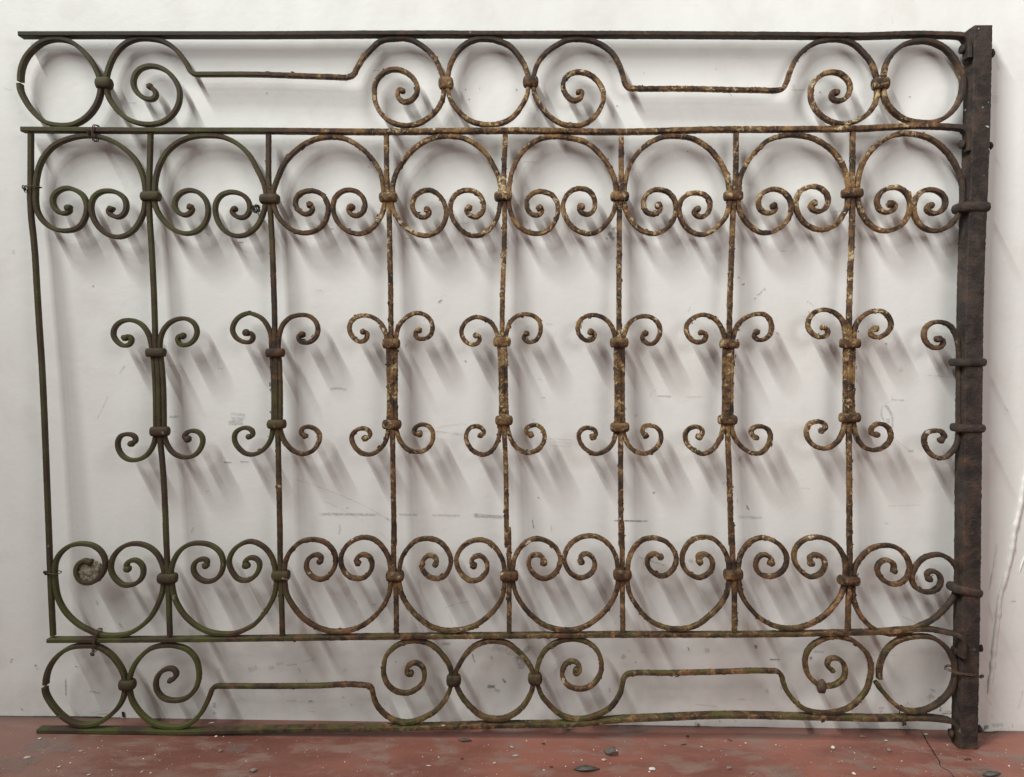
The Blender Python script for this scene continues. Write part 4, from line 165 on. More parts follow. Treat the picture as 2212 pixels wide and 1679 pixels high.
def make_post():
    m, nt, b = mat('dark_rusted_post_iron')
    v = objco(nt); X, Y, Z = sep(nt, v)
    st = nd(nt, 'ShaderNodeMapping'); st.inputs['Scale'].default_value = (1.0, 1.0, 1.15); lk(nt, v, st.inputs['Vector']); sv = st.outputs[0]
    n1 = noise_tex(nt, sv, 30, 6, 0.62, 0.3); n2 = noise_tex(nt, v, 9, 3, 0.5); n3 = noise_tex(nt, v, 240, 5, 0.65)
    base = mix(nt, ramp(nt, n1, 0.35, 0.66), (0.024, 0.0185, 0.017), (0.066, 0.043, 0.033))
    base = mix(nt, mth(nt, 'MULTIPLY', ramp(nt, n1, 0.60, 0.74), ramp(nt, Z, 1.35, 0.75)), base, (0.145, 0.060, 0.030))
    base = mix(nt, mth(nt, 'MULTIPLY', ramp(nt, n2, 0.5, 0.7), 0.5), base, (0.046, 0.038, 0.036))
    spots = ramp(nt, noise_tex(nt, v, 70, 2, 0.5), 0.725, 0.76)
    base = mix(nt, mth(nt, 'MULTIPLY', spots, ramp(nt, Z, 1.15, 1.3, 0.10, 0.8)), base, (0.55, 0.55, 0.52))
    lk(nt, base, b.inputs['Base Color']); b.inputs['Roughness'].default_value = 0.75
    b.inputs['Specular IOR Level'].default_value = 0.3
    bump(nt, b, mth(nt, 'ADD', n3, mth(nt, 'MULTIPLY', n1, 2.0)), 0.9, 0.0025)
    return m
def make_wall():
    m, nt, b = mat('white_wall_paint')
    v = objco(nt)
    big = noise_tex(nt, v, 1.6, 3, 0.5); mid_ = noise_tex(nt, v, 9, 4, 0.6); fine = noise_tex(nt, v, 320, 3, 0.6)
    st = nd(nt, 'ShaderNodeMapping'); st.inputs['Scale'].default_value = (5, 1, 60); lk(nt, v, st.inputs['Vector'])
    brush = noise_tex(nt, st.outputs[0], 2.2, 4, 0.6)
    c = mix(nt, ramp(nt, big, 0.3, 0.7), (0.74, 0.725, 0.70), (0.79, 0.78, 0.755))
    c = mix(nt, mth(nt, 'MULTIPLY', ramp(nt, mid_, 0.48, 0.72), 0.45), c, (0.67, 0.64, 0.61))
    c = mix(nt, mth(nt, 'MULTIPLY', ramp(nt, noise_tex(nt, v, 3.3, 6, 0.65, 0.6), 0.54, 0.66), 0.35), c, (0.70, 0.655, 0.62))
    Z = sep(nt, v)[2]
    low_tone = mth(nt, 'MULTIPLY', ramp(nt, Z, 0.35, 0.0), ramp(nt, noise_tex(nt, v, 6, 5, 0.62), 0.42, 0.68))  # patchy darker tone, growing towards the floor
    c = mix(nt, mth(nt, 'MULTIPLY', low_tone, 0.5), c, (0.48, 0.455, 0.42))
    lk(nt, c, b.inputs['Base Color']); b.inputs['Roughness'].default_value = 0.5
    b.inputs['Specular IOR Level'].default_value = 0.35
    h = mth(nt, 'ADD', mth(nt, 'MULTIPLY', noise_tex(nt, v, 75, 3, 0.55), 0.35), mth(nt, 'ADD', mth(nt, 'MULTIPLY', fine, 0.12), mth(nt, 'ADD', mth(nt, 'MULTIPLY', brush, 0.08), mid_)))
    st2 = nd(nt, 'ShaderNodeMapping'); st2.inputs['Scale'].default_value = (3.2, 1, 0.8); lk(nt, v, st2.inputs['Vector'])
    wav = noise_tex(nt, st2.outputs[0], 1.6, 2, 0.5)
    h = mth(nt, 'ADD', h, mth(nt, 'MULTIPLY', wav, 9.0))
    bump(nt, b, h, 0.5, 0.002)
    return m
def make_floor():
    m, nt, b = mat('worn_red_floor_paint')
    v = objco(nt)
    st = nd(nt, 'ShaderNodeMapping'); st.inputs['Scale'].default_value = (0.45, 1, 1); lk(nt, v, st.inputs['Vector']); sv = st.outputs[0]
    n1 = noise_tex(nt, sv, 5, 5, 0.6, 0.3); n2 = noise_tex(nt, sv, 22, 6, 0.65, 0.4); n3 = noise_tex(nt, v, 120, 5, 0.65); n4 = noise_tex(nt, sv, 11, 5, 0.6)
    c = mix(nt, ramp(nt, n1, 0.35, 0.66), (0.165, 0.060, 0.044), (0.295, 0.112, 0.080))
    c = mix(nt, mth(nt, 'MULTIPLY', ramp(nt, n2, 0.48, 0.66), 0.85), c, (0.255, 0.155, 0.125))
    c = mix(nt, mth(nt, 'MULTIPLY', ramp(nt, n4, 0.52, 0.70), 0.55), c, (0.225, 0.155, 0.130))
    c = mix(nt, mth(nt, 'MULTIPLY', ramp(nt, n3, 0.60, 0.72), 0.6), c, (0.34, 0.22, 0.185))
    c = mix(nt, mth(nt, 'MULTIPLY', ramp(nt, n3, 0.36, 0.26), 0.6), c, (0.15, 0.055, 0.04))
    X, Y, Z = sep(nt, v)
    dust = mth(nt, 'MULTIPLY', ramp(nt, X, -0.45, -1.0), ramp(nt, n1, 0.35, 0.6))
    c = mix(nt, mth(nt, 'MULTIPLY', dust, 0.55), c, (0.19, 0.13, 0.11))
    st3 = nd(nt, 'ShaderNodeMapping'); st3.inputs['Scale'].default_value = (0.12, 1.6, 1); st3.inputs['Rotation'].default_value = (0, 0, 0.12); lk(nt, v, st3.inputs['Vector'])
    scr = noise_tex(nt, st3.outputs[0], 75, 4, 0.6, 0.2)
    c = mix(nt, mth(nt, 'MULTIPLY', mth(nt, 'MULTIPLY', ramp(nt, scr, 0.62, 0.72), ramp(nt, n4, 0.45, 0.6)), 0.5), c, (0.36, 0.25, 0.21))
    pits = ramp(nt, noise_tex(nt, v, 190, 2, 0.5), 0.69, 0.74)
    c = mix(nt, mth(nt, 'MULTIPLY', pits, 0.7), c, (0.07, 0.035, 0.028))
    edge = mth(nt, 'MULTIPLY', ramp(nt, mth(nt, 'ADD', Y, mth(nt, 'MULTIPLY', mth(nt, 'SUBTRACT', n2, 0.5), 0.03)), -0.035, 0.0), 0.6)  # contact shade along the wall painted into the floor colour, with corner grit
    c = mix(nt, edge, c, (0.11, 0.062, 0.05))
    lk(nt, c, b.inputs['Base Color'])
    lk(nt, ramp(nt, n2, 0.3, 0.7, 0.38, 0.62), b.inputs['Roughness'])
    bump(nt, b, mth(nt, 'ADD', n3, n2), 0.4, 0.0015)
    return m
def plain(name, col, rough=0.8, col2=None, scale=120):
    m, nt, b = mat(name)
    v = objco(nt); n = noise_tex(nt, v, scale, 4, 0.6)
    c2 = col2 or tuple(k * 0.6 for k in col)
    lk(nt, mix(nt, ramp(nt, n, 0.35, 0.65), col, c2), b.inputs['Base Color']); b.inputs['Roughness'].default_value = rough
    bump(nt, b, n, 0.5, 0.0008)
    return m
def rubbed(name, col, lo, hi, scale=(1, 1, 1), nscale=160):
    """thin rubbed-on dirt: breaks up with noise and fades to its edges (UV v across, u along)"""
    m, nt, b = mat(name)
    v = objco(nt); st = nd(nt, 'ShaderNodeMapping'); st.inputs['Scale'].default_value = scale; lk(nt, v, st.inputs['Vector'])
    n = noise_tex(nt, st.outputs[0], nscale, 5, 0.7, 0.2)
    uv = nd(nt, 'ShaderNodeUVMap'); U, V, _ = sep(nt, uv.outputs[0])
    fv = mth(nt, 'SUBTRACT', 1.0, mth(nt, 'ABSOLUTE', mth(nt, 'SUBTRACT', mth(nt, 'MULTIPLY', V, 2), 1)))
    fu = ramp(nt, mth(nt, 'SUBTRACT', 1.0, mth(nt, 'ABSOLUTE', mth(nt, 'SUBTRACT', mth(nt, 'MULTIPLY', U, 2), 1))), 0.0, 0.3)
    edge = mth(nt, 'MULTIPLY', ramp(nt, fv, 0.0, 0.7), fu)
    oi = nd(nt, 'ShaderNodeAttribute'); oi.attribute_name = 'strength'; oi.attribute_type = 'OBJECT'
    a = mth(nt, 'MULTIPLY', ramp(nt, mth(nt, 'ADD', n, mth(nt, 'MULTIPLY', mth(nt, 'SUBTRACT', edge, 1.0), 0.45)), lo, hi), oi.outputs['Fac'])
    lk(nt, a, b.inputs['Alpha']); b.inputs['Base Color'].default_value = (*col, 1); b.inputs['Roughness'].default_value = 0.85
    return m
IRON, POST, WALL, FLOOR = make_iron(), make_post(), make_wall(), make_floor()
WIRE = plain('rusty_wire', (0.10, 0.06, 0.04), 0.8)
SCUFF = {'g': rubbed('grey_scuff', (0.22, 0.215, 0.21), 0.24, 0.70, (0.5, 1, 1), 430), 'd': rubbed('dark_scuff', (0.07, 0.065, 0.06), 0.20, 0.62, (0.6, 1, 1), 240),
         'p': rubbed('brown_scuff', (0.42, 0.32, 0.25), 0.30, 0.70, (0.3, 1, 1), 220), 'y': rubbed('yellow_stain', (0.48, 0.40, 0.25), 0.2, 0.7, (0.6, 1, 1), 80)}
FSTAIN = {'g': rubbed('grey_floor_stain', (0.27, 0.235, 0.205), 0.12, 0.75, (0.5, 1, 1), 70), 'w': rubbed('pale_floor_scrape', (0.42, 0.30, 0.25), 0.28, 0.75, (0.5, 1, 1), 130)}
BLACK = plain('dark_gap', (0.012, 0.011, 0.010), 0.9)
WEAR = plain('torn_white_lining', (0.80, 0.78, 0.75), 0.6, (0.70, 0.68, 0.65), 60)

# ------------------------------------------------------------------ mesh helpers
def link(name, me, material, parent=None, smooth=True):
    if smooth:
        for p in me.polygons: p.use_smooth = True
    o = bpy.data.objects.new(name, me); sc.collection.objects.link(o)
    if material: me.materials.append(material)
    if parent is not None: o.parent = parent
    return o
def mesh(name, vs, fs):
    me = bpy.data.meshes.new(name); me.from_pydata(vs, [], fs); me.update(); return me
def tag(o, label=None, cat=None, group=None, kind=None):
    for k, v in (('label', label), ('category', cat), ('group', group), ('kind', kind)):
        if v: o[k] = v
    return o
def spline(pts, step):
    """Catmull-Rom through the points, evenly resampled, lightly smoothed (2D, mm)"""
    P = [Vector(p) for p in pts]; out = []
    for i in range(len(P) - 1):
        p0 = P[i - 1] if i else P[0] * 2 - P[1]; p1, p2 = P[i], P[i + 1]
        p3 = P[i + 2] if i + 2 < len(P) else P[-1] * 2 - P[-2]
        d1 = max((p2 - p1).length, 1e-6); d0 = max((p1 - p0).length, 1e-6); d2 = max((p3 - p2).length, 1e-6)
        m1 = ((p1 - p0) / d0 * d1 + (p2 - p1)) * (d1 / (d0 + d1)) if False else ((p2 - p1) / d1 * d0 + (p1 - p0) / d0 * d1) / (d0 + d1) * d1
        m2 = ((p3 - p2) / d2 * d1 + (p2 - p1) / d1 * d2) / (d1 + d2) * d1
        n = max(2, int(d1 / (step * 0.4)))
        for k in range(n):
            t = k / n; t2, t3 = t * t, t * t * t
            out.append(p1 * (2 * t3 - 3 * t2 + 1) + m1 * (t3 - 2 * t2 + t) + p2 * (-2 * t3 + 3 * t2) + m2 * (t3 - t2))
    out.append(P[-1])
    L = [0.0]
    for a, b in zip(out, out[1:]): L.append(L[-1] + (b - a).length)
    N = max(3, int(L[-1] / step)); res = []; j = 0
    for k in range(N + 1):
        s = L[-1] * k / N
        while j < len(L) - 2 and L[j + 1] < s: j += 1
        f = (s - L[j]) / max(L[j + 1] - L[j], 1e-9); res.append(out[j].lerp(out[j + 1], min(1, f)))
    for _ in range(3):
        res = [res[0]] + [res[i] * 0.5 + (res[i - 1] + res[i + 1]) * 0.25 for i in range(1, len(res) - 1)] + [res[-1]]
    return res
def rough_amp(x):   # flaking paint roughens the middle and right of the gate (x in metres)
    t = max(0.0, min(1.0, (x + 0.62) / 0.35)); return 0.25 + 0.75 * t
def profile(a, b, c):
    """chamfered bar section: a half thickness in the gate's plane, b half depth, c corner cut (mm)"""
    return [(-a, -b + c), (-a + c, -b), (0, -b - c * 0.15), (a - c, -b), (a, -b + c), (a, 0), (a, b - c), (a - c, b), (-a + c, b), (-a, b - c), (-a, 0)]
def sweep(name, pts2, prof, parent, material, closed=False, depth=0.0, step=3.0, amp=0.55, taper=None, smoothpath=True):
    """sweep a bar section along a path in the gate's plane; depth = offset towards the wall (mm or function of index fraction)"""
    pth = spline(pts2, step) if smoothpath else [Vector(p) for p in pts2]
    if closed: pth = pth[:-1]
    n = len(pth); k = len(prof); vs = []; fs = []
    for i, p in enumerate(pth):
        if closed: t = pth[(i + 1) % n] - pth[i - 1]
        else: t = pth[min(i + 1, n - 1)] - pth[max(i - 1, 0)]
        t.normalize(); N = Vector((-t.y, t.x))
        d = depth(i / (n - 1)) if callable(depth) else depth
        s = taper(i / (n - 1)) if taper else 1.0
        A = rough_amp(p.x / 1000) * amp
        for (a, b) in prof:
            q = Vector((p.x + N.x * a * s, d + b, p.y + N.y * a * s))
            r = noise.noise(q * 0.16) * 0.9 + max(0, noise.noise(q * 0.42 + Vector((31, 7, 3)))) * 1.7
            sg = 1 if a > 0 else -1
            q += Vector((N.x * sg * r * A * (abs(a) > 0.1), (1 if b > 0 else -1) * r * A * 0.6, N.y * sg * r * A * (abs(a) > 0.1)))
            vs.append(q / 1000)
    m = n if closed else n - 1
    for i in range(m):
        for j in range(k):
            j2 = (j + 1) % k; i2 = (i + 1) % n
            fs.append((i * k + j, i * k + j2, i2 * k + j2, i2 * k + j))
    if not closed:
        fs.append(tuple(range(k))[::-1]); fs.append(tuple((n - 1) * k + j for j in range(k)))
    o = link(name, mesh(name, vs, fs), material, parent)
    fix_normals(o); o.data.set_sharp_from_angle(angle=R(36)); return o
def fix_normals(o):
    bm = bmesh.new(); bm.from_mesh(o.data); bmesh.ops.recalc_face_normals(bm, faces=bm.faces); bm.to_mesh(o.data); bm.free()
def tube(vs, fs, pts, r, seg=6, closed=False):
    n = len(pts); base = len(vs)
    for i, p in enumerate(pts):
        t = (pts[(i + 1) % n] - pts[i - 1]) if closed else (pts[min(i + 1, n - 1)] - pts[max(i - 1, 0)])
        t.normalize(); a = t.orthogonal().normalized() if abs(t.y) > 0.9 else t.cross(Vector((0, 1, 0))).normalized(); b = t.cross(a)
        for j in range(seg):
            th = 2 * math.pi * j / seg; vs.append(p + (a * math.cos(th) + b * math.sin(th)) * r)
    for i in range(n if closed else n - 1):
        for j in range(seg):
            i2 = (i + 1) % n; j2 = (j + 1) % seg
            fs.append((base + i * seg + j, base + i * seg + j2, base + i2 * seg + j2, base + i2 * seg + j))
def knob(pt, r, dep, parent, seed):
    """hammered snub end of a scroll"""
    rnd = random.Random(seed); vs = []; fs = []; seg = 12
    rows = [(-dep * 0.55, 0.35), (-dep * 0.5, 0.8), (-dep * 0.30, 1.0), (dep * 0.3, 1.0), (dep * 0.5, 0.75)]
    e = [1 + rnd.uniform(-0.13, 0.13) for _ in range(seg)]
    for y, s in rows:
        for j in range(seg):
            th = 2 * math.pi * j / seg
            vs.append(Vector((pt[0] + math.cos(th) * r * s * e[j], y, pt[1] + math.sin(th) * r * s * e[j])) / 1000)
    for i in range(len(rows) - 1):
        for j in range(seg): fs.append((i * seg + j, i * seg + (j + 1) % seg, (i + 1) * seg + (j + 1) % seg, (i + 1) * seg + j))
    fs.append(tuple(range(seg))[::-1]); fs.append(tuple((len(rows) - 1) * seg + j for j in range(seg)))
    o = link('knob', mesh('knob', vs, fs), IRON, parent); fix_normals(o); return o
def band(name, x, z, w, h, dep, parent, tilt=0.0, y0=0.0, bulge=5.0, material=None, amp=0.5, corner=0.75):
    """half-round collar forged round a bundle of bars"""
    prof = [(-1, -1.0), (-1, 0.0), (-1, 0.35), (-0.86, 0.64), (-0.55, 0.89), (0, 1.0), (0.55, 0.89), (0.86, 0.64), (1, 0.35), (1, 0.0), (1, -1.0)]
    vs = []; fs = []; seg = 36
    ca, sa = math.cos(R(tilt)), math.sin(R(tilt))
    for (zf, f) in prof:
        zz = h / 2 * zf; off = bulge * f; deg = 90 if abs(zf) == 1 else 0
        hw, hd = w / 2 - bulge + off, dep / 2 - bulge + off
        for j in range(seg):
            th = 2 * math.pi * j / seg; c, s = math.cos(th), math.sin(th)
            e = corner * 0.55
            px = hw * math.copysign(abs(c) ** e, c); py = hd * math.copysign(abs(s) ** e, s)
            q = Vector((x + px * ca - zz * sa, y0 + py, z + px * sa + zz * ca))
            r = noise.noise(q * 0.11) * 0.8 + noise.noise(q * 0.35) * 0.6
            q += Vector((math.copysign(1, px) if abs(px) > 1 else 0, math.copysign(1, py) if abs(py) > 1 else 0, 0)) * r * amp * (abs(deg) < 89)
            vs.append(q / 1000)
    k = len(prof)
    for i in range(k - 1):
        for j in range(seg): fs.append((i * seg + j, i * seg + (j + 1) % seg, (i + 1) * seg + (j + 1) % seg, (i + 1) * seg + j))
    if h > 0: fs.append(tuple(range(seg))); fs.append(tuple((k - 1) * seg + j for j in range(seg)))
    o = link(name, mesh(name, vs, fs), material or IRON, parent); fix_normals(o); o.data.set_sharp_from_angle(angle=R(42)); return o

# ------------------------------------------------------------------ the setting: wall and floor
def slab(name, x0, x1, y0, y1, z0, z1, material):
    vs = [(x, y, z) for x in (x0, x1) for y in (y0, y1) for z in (z0, z1)]
    fs = [(0, 1, 3, 2), (4, 6, 7, 5), (0, 4, 5, 1), (2, 3, 7, 6), (0, 2, 6, 4), (1, 5, 7, 3)]
    return tag(link(name, mesh(name, vs, fs), material, None, False), kind='structure')
wall = slab('wall', -2.6, 2.6, 0.0, 0.12, -0.05, 2.6, WALL)
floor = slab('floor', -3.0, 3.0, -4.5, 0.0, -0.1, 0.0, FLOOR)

def ribbon(name, pts, width, material, parent, plane, lift, strength=None, jitter=0.15, step=None):
    """flat mark along a polyline on the wall ('w': x,z) or floor ('f': x,y), a hair above the surface"""
    L = sum((Vector(b) - Vector(a)).length for a, b in zip(pts, pts[1:]))
    pth = spline(pts, step or max(2.0, min(L / 6, 20))) if len(pts) > 1 else None
    n = len(pth); vs = []; fs = []; uv = []
    for i, p in enumerate(pth):
        t = (pth[min(i + 1, n - 1)] - pth[max(i - 1, 0)]).normalized(); N = Vector((-t.y, t.x))
        wd = width / 2 * (1 + random.uniform(-jitter, jitter))
        for s in (-1, 1):
            q = p + N * wd * s
            vs.append((q.x / 1000, -lift, q.y / 1000) if plane == 'w' else (q.x / 1000, q.y / 1000, lift)); uv.append((i / (n - 1), (s + 1) / 2))
    for i in range(n - 1): fs.append((2 * i, 2 * i + 1, 2 * i + 3, 2 * i + 2))
    me = mesh(name, vs, fs); o = link(name, me, material, parent, False)
    l = me.uv_layers.new(name='UVMap')
    for lp in me.loops: l.data[lp.index].uv = uv[lp.vertex_index]
    if strength is not None: o['strength'] = float(strength)
    return o
for i, (pts, wd, st, k) in enumerate(D['scuffs']):
    ribbon('scuff_mark', pts, wd * (1.7 if k != 'd' else 1.35), SCUFF[k], wall, 'w', 0.0008 + (i % 9) * 0.00008, st * (0.62 if k != 'd' else 0.72))
# torn, lifted wall lining at the lower right: a rounded ridge standing off the wall
def ridge(pts, width):
    pth = spline(pts, 6); n = len(pth); vs = []; fs = []; rnd = random.Random(int(width * 10))
    prof = [(-1, 0), (-0.97, 0.55), (-0.55, 0.85), (0.0, 0.8), (0.6, 0.5), (0.9, 0.2), (1, 0)]
    for i, p in enumerate(pth):
        t = (pth[min(i + 1, n - 1)] - pth[max(i - 1, 0)]).normalized(); N = Vector((-t.y, t.x))
        wd = width * 0.5 * (1 + 0.35 * noise.noise(Vector((i * 0.35, width, 0)))) * min(1, (i + 0.5) / 4, (n - i - 0.5) / 6)
        for a, h in prof:
            q = p + N * a * wd; vs.append((q.x / 1000, 0.001 - (h * wd * 1.1) / 1000, q.y / 1000))
    k = len(prof)
    for i in range(n - 1):
        for j in range(k - 1): fs.append((i * k + j, i * k + j + 1, (i + 1) * k + j + 1, (i + 1) * k + j))
    o = link('lining_ridge', mesh('lining_ridge', vs, fs), WEAR, wall); fix_normals(o)
for pts, wd in D['ridges']: ridge(pts, wd)
# dark broken gap along the foot of the wall
for g in D['gaps']:
    pts = spline(g, 8); vs = []; fs = []
    for i, p in enumerate(pts):
        t = max(1.5, p.y + noise.noise(Vector((p.x * 0.05, 3, 0))) * 1.2 + 0.8); e = min(1, i / 3, (len(pts) - 1 - i) / 3)
        b0 = max(0.4, t - 3.0 * e); vs += [(p.x / 1000, -0.0022, b0 / 1000), (p.x / 1000, -0.0022, (b0 + (t - b0) * e + 0.1) / 1000)]
    for i in range(len(pts) - 1): fs.append((2 * i, 2 * i + 2, 2 * i + 3, 2 * i + 1))
    link('base_gap', mesh('base_gap', vs, fs), BLACK, wall, False)
nv = [(p[0] / 1000, -0.0024, p[1] / 1000) for p in D['notch']]
link('corner_hole', mesh('corner_hole', nv, [tuple(range(len(nv)))]), BLACK, wall, False)
# floor: crack, pale scratches, stains
ribbon('crack', D['crack'], 2.4, BLACK, floor, 'f', 0.0006, None, 0.7, 4)
for p in D['scratch']: ribbon('scratch', p, 3.4, FSTAIN['w'], floor, 'f', 0.0010, 0.8, 0.3)
for i, (x, y, wd, k) in enumerate(D['stains']):
    ribbon('stain', [(x - wd * 0.9, y), (x, y + wd * 0.1), (x + wd * 0.9, y)], wd * 2.0, FSTAIN[k], floor, 'f', 0.0014 + 0.0001 * i, 0.3)

# ------------------------------------------------------------------ the gate
gate = bpy.data.objects.new('iron_gate', None); sc.collection.objects.link(gate); gate.empty_display_size = 0.1
gate.location = (0, -GATE_BASE, 0); gate.rotation_euler = (-GATE_LEAN, 0, 0)
tag(gate, 'rusted wrought iron scrollwork gate leaning against the white wall', 'gate')

SCROLL = profile(4.7, 6.6, 1.7); RING = profile(4.5, 8.0, 1.5); MIDP = profile(4.5, 6.2, 1.6)
BAR = profile(5.1, 5.6, 1.7); RAILP = profile(4.6, 10.0, 1.3); TOPR = profile(4.8, 11.0, 1.3)
# horizontal rails, each bent down and riveted to the post
for i, p in enumerate(D['rails']):
    sweep('rail', p, (TOPR, profile(5.2, 9.5, 1.5), RAILP, TOPR)[i], gate, IRON, step=5, amp=(0.35, 0.6, 0.6, 0.45)[i], depth=lambda f, k=(-8.0, -8.0, -25.0, -6.0)[i]: k * max(0.0, min(1.0, (f - 0.95) / 0.025)))
for p in D['bars']: sweep('upright_bar', p, BAR, gate, IRON, step=4, amp=0.6)
sd = 0
def volute_ends(o, p, r=7.6, dep=16):
    global sd
    for q in (p[0], p[-1]):
        sd += 1; knob(q, r * random.uniform(0.88, 1.1), dep, o, sd)
for row, key in ((0, 'upper'), (1, 'lower')):
    for i, p in enumerate(D[key]):
        back = 4.0 if (row and i == 7) else 0.0
        o = sweep('heart_scroll', p, SCROLL, gate, IRON, depth=(lambda f, b=back: b), step=3.0, amp=0.65); volute_ends(o, p)
for pr in D['mid']:
    for p in pr:
        o = sweep('bracket_scroll', p, MIDP, gate, IRON, depth=1.8, step=3.0, amp=0.6, taper=lambda f: 1.0 - 0.16 * max(0.0, min(1.0, (0.17 - abs(f - 0.5)) / 0.04))); volute_ends(o, p, 7.2, 15)
for p in D['frieze']:
    o = sweep('frieze_scroll', p, SCROLL, gate, IRON, step=3.0, amp=0.55); volute_ends(o, p, 6.4, 14)
for i, p in enumerate(D['rings']):
    closed = i in (1, 2, 4)
    o = sweep('ring', p, RING, gate, IRON, closed=closed, step=3.5, amp=0.5)
    if not closed: tag(o, 'ring broken open at its left side')
for x, z, wd, h, k in D['collars']:
    dep = 25 if k != 'f' else 27
    band('collar', x, z, wd * 0.97, h, dep, gate, tilt=1.4 + random.uniform(-1, 1) + (-4 if (k == 'l' and x > 700) else 0), bulge=h * 0.31, corner=0.95 if k != 'f' else 1.2)
# gate post, square bar with the bands that tie the work to it
pp = [Vector(p) for p in D['post']]
post = sweep('post', D['post'], profile(19.2, 19.0, 1.8), gate, POST, step=6, amp=0.75)
for x, z, wd, h, t in D['post_bands']:
    band('post_band', x + 5, z, wd * 0.85, h * 0.94, 47, gate, tilt=t + 1.4, y0=-1.0, bulge=h * 0.33, material=POST, corner=0.62, amp=0.4)
def disc(name, x, y, z, r, th, parent, material, seed, seg=10):
    """low domed rivet or nub whose axis runs along the gate's length"""
    rnd = random.Random(seed); vs = []; fs = []; rows = [(-th / 2, 0.55), (-th * 0.3, 0.95), (th * 0.3, 1.0), (th / 2, 0.7)]
    e = [1 + rnd.uniform(-0.15, 0.15) for _ in range(seg)]
    for dx, s in rows:
        for j in range(seg):
            a = 2 * math.pi * j / seg; vs.append(Vector((x + dx, y + math.cos(a) * r * s * e[j], z + math.sin(a) * r * s * e[j])) / 1000)
    for i in range(3):
        for j in range(seg): fs.append((i * seg + j, i * seg + (j + 1) % seg, (i + 1) * seg + (j + 1) % seg, (i + 1) * seg + j))
    fs.append(tuple(range(seg))); fs.append(tuple(3 * seg + j for j in range(seg)))
    o = link(name, mesh(name, vs, fs), material, parent); fix_normals(o)
for i, p in enumerate(D['rivets']): disc('rivet', p[0], -2, p[1], 10.5, 6, gate, POST, i)
for i, p in enumerate(D['nubs']): disc('bolt_end', p[0] - 2.5, 0, p[1], 8.5, 11, post, POST, 20 + i)
# twisted wire ties
def tie(x, z, half, tilt, axis, loops=1, r=1.1, dep=11):
    vs = []; fs = []; ca, sa = math.cos(R(tilt)), math.sin(R(tilt))
    for l in range(loops):
        pts = []; o = (l - (loops - 1) / 2) * 3.4
        for j in range(28):
            th = 2 * math.pi * j / 28; c, s = math.cos(th), math.sin(th)
            c = math.copysign(abs(c) ** 0.7, c); s = math.copysign(abs(s) ** 0.7, s)
            a = half * c; q = o + 0.8 * math.sin(th * 2 + l)
            dp = dep if axis == 'v' or dep < 15 else min(dep, 11 + (dep - 11) * (c + 1) * 2.2)
            pts.append(Vector((x + a * ca - q * sa, dp * s, z + a * sa + q * ca) if axis == 'h' else (x + q * ca + a * sa, dep * s, z + a * ca - q * sa)) / 1000)
        tube(vs, fs, pts, r / 1000, 6, True)
    o = link('wire_tie', mesh('wire_tie', vs, fs), WIRE, gate); return o
for i, (x, z, hf, t) in enumerate(D['ties_h']): tie(x, z, hf, t, 'h', 2 if i == 2 else 1, dep=(11, 11, 22)[i])
for i, (x, z, hf, t) in enumerate(D['ties_v']): tie(x, z, hf, t, 'v', (2, 2, 1)[i], dep=13)
for i, (x, z) in enumerate(D['knots']):
    vs = []; fs = []; pts = []
    for j in range(26):
        th = j * 0.95; r = 2.3 + 0.9 * math.sin(j * 0.6 + i)
        pts.append(Vector((x + math.cos(th) * r, -9 + (j - 13) * 0.35, z + math.sin(th) * r * 1.2 - (j - 13) * 0.25)) / 1000)
    tube(vs, fs, pts, 0.0012); link('wire_twist', mesh('wire_twist', vs, fs), WIRE, gate)
def blob(name, x, y, z, sx, sy, sz, material, parent, amp=0.25, freq=2.2, sub=3, seed=0.0):
    bm = bmesh.new(); bmesh.ops.create_icosphere(bm, subdivisions=sub, radius=1.0)
    for v in bm.verts:
        d = 1 + amp * noise.noise(v.co * freq + Vector((seed, seed * 2, 1))) + amp * 0.5 * noise.noise(v.co * freq * 3 + Vector((seed, 5, seed)))
        v.co = Vector((x + v.co.x * d * sx, y + v.co.y * d * sy, z + v.co.z * d * sz)) / 1000
    me = bpy.data.meshes.new(name); bm.to_mesh(me); bm.free()
    return link(name, me, material, parent)
lx, lz = D['lump']
blob('weld_lump', lx, -3, lz, 11, 10, 16, WIRE, gate, 0.22, 1.6, 3, 9.0)
# loose flakes of paint standing off the bars
def flakes():
    vs = []; fs = []; rnd = random.Random(11)
    paths = [spline(p, 6) for p in D['upper'] + D['lower'] + D['frieze'] + [q for m in D['mid'] for q in m] + D['bars'] + D['rails'][1:3]]
    for pth in paths:
        for i in range(2, len(pth) - 2):
            p = pth[i]
            if p.x < -560 or p.x > 960 or rnd.random() > 0.17: continue
            t = (pth[i + 1] - pth[i - 1]).normalized(); N = Vector((-t.y, t.x)) * rnd.choice((-1, 1))
            L = rnd.uniform(2.5, 9); W_ = rnd.uniform(1.0, 3.2); y = rnd.uniform(-7.5, 2)
            a = p + N * 4.3; b = len(vs)
            for u in (0, 0.5, 1):
                for s in (0, 1):
                    q = a + t * L * (u - 0.5) + N * s * W_ * (0.5 + rnd.random() * 0.7)
                    vs.append(Vector((q.x, y + s * rnd.uniform(-1.5, 1.5) + u, q.y)) / 1000)
            for u in (0, 1): fs.append((b + 2 * u, b + 2 * u + 1, b + 2 * u + 3, b + 2 * u + 2))
    o = link('paint_flakes', mesh('paint_flakes', vs, fs), IRON, gate, False); tag(o, kind='stuff')
flakes()

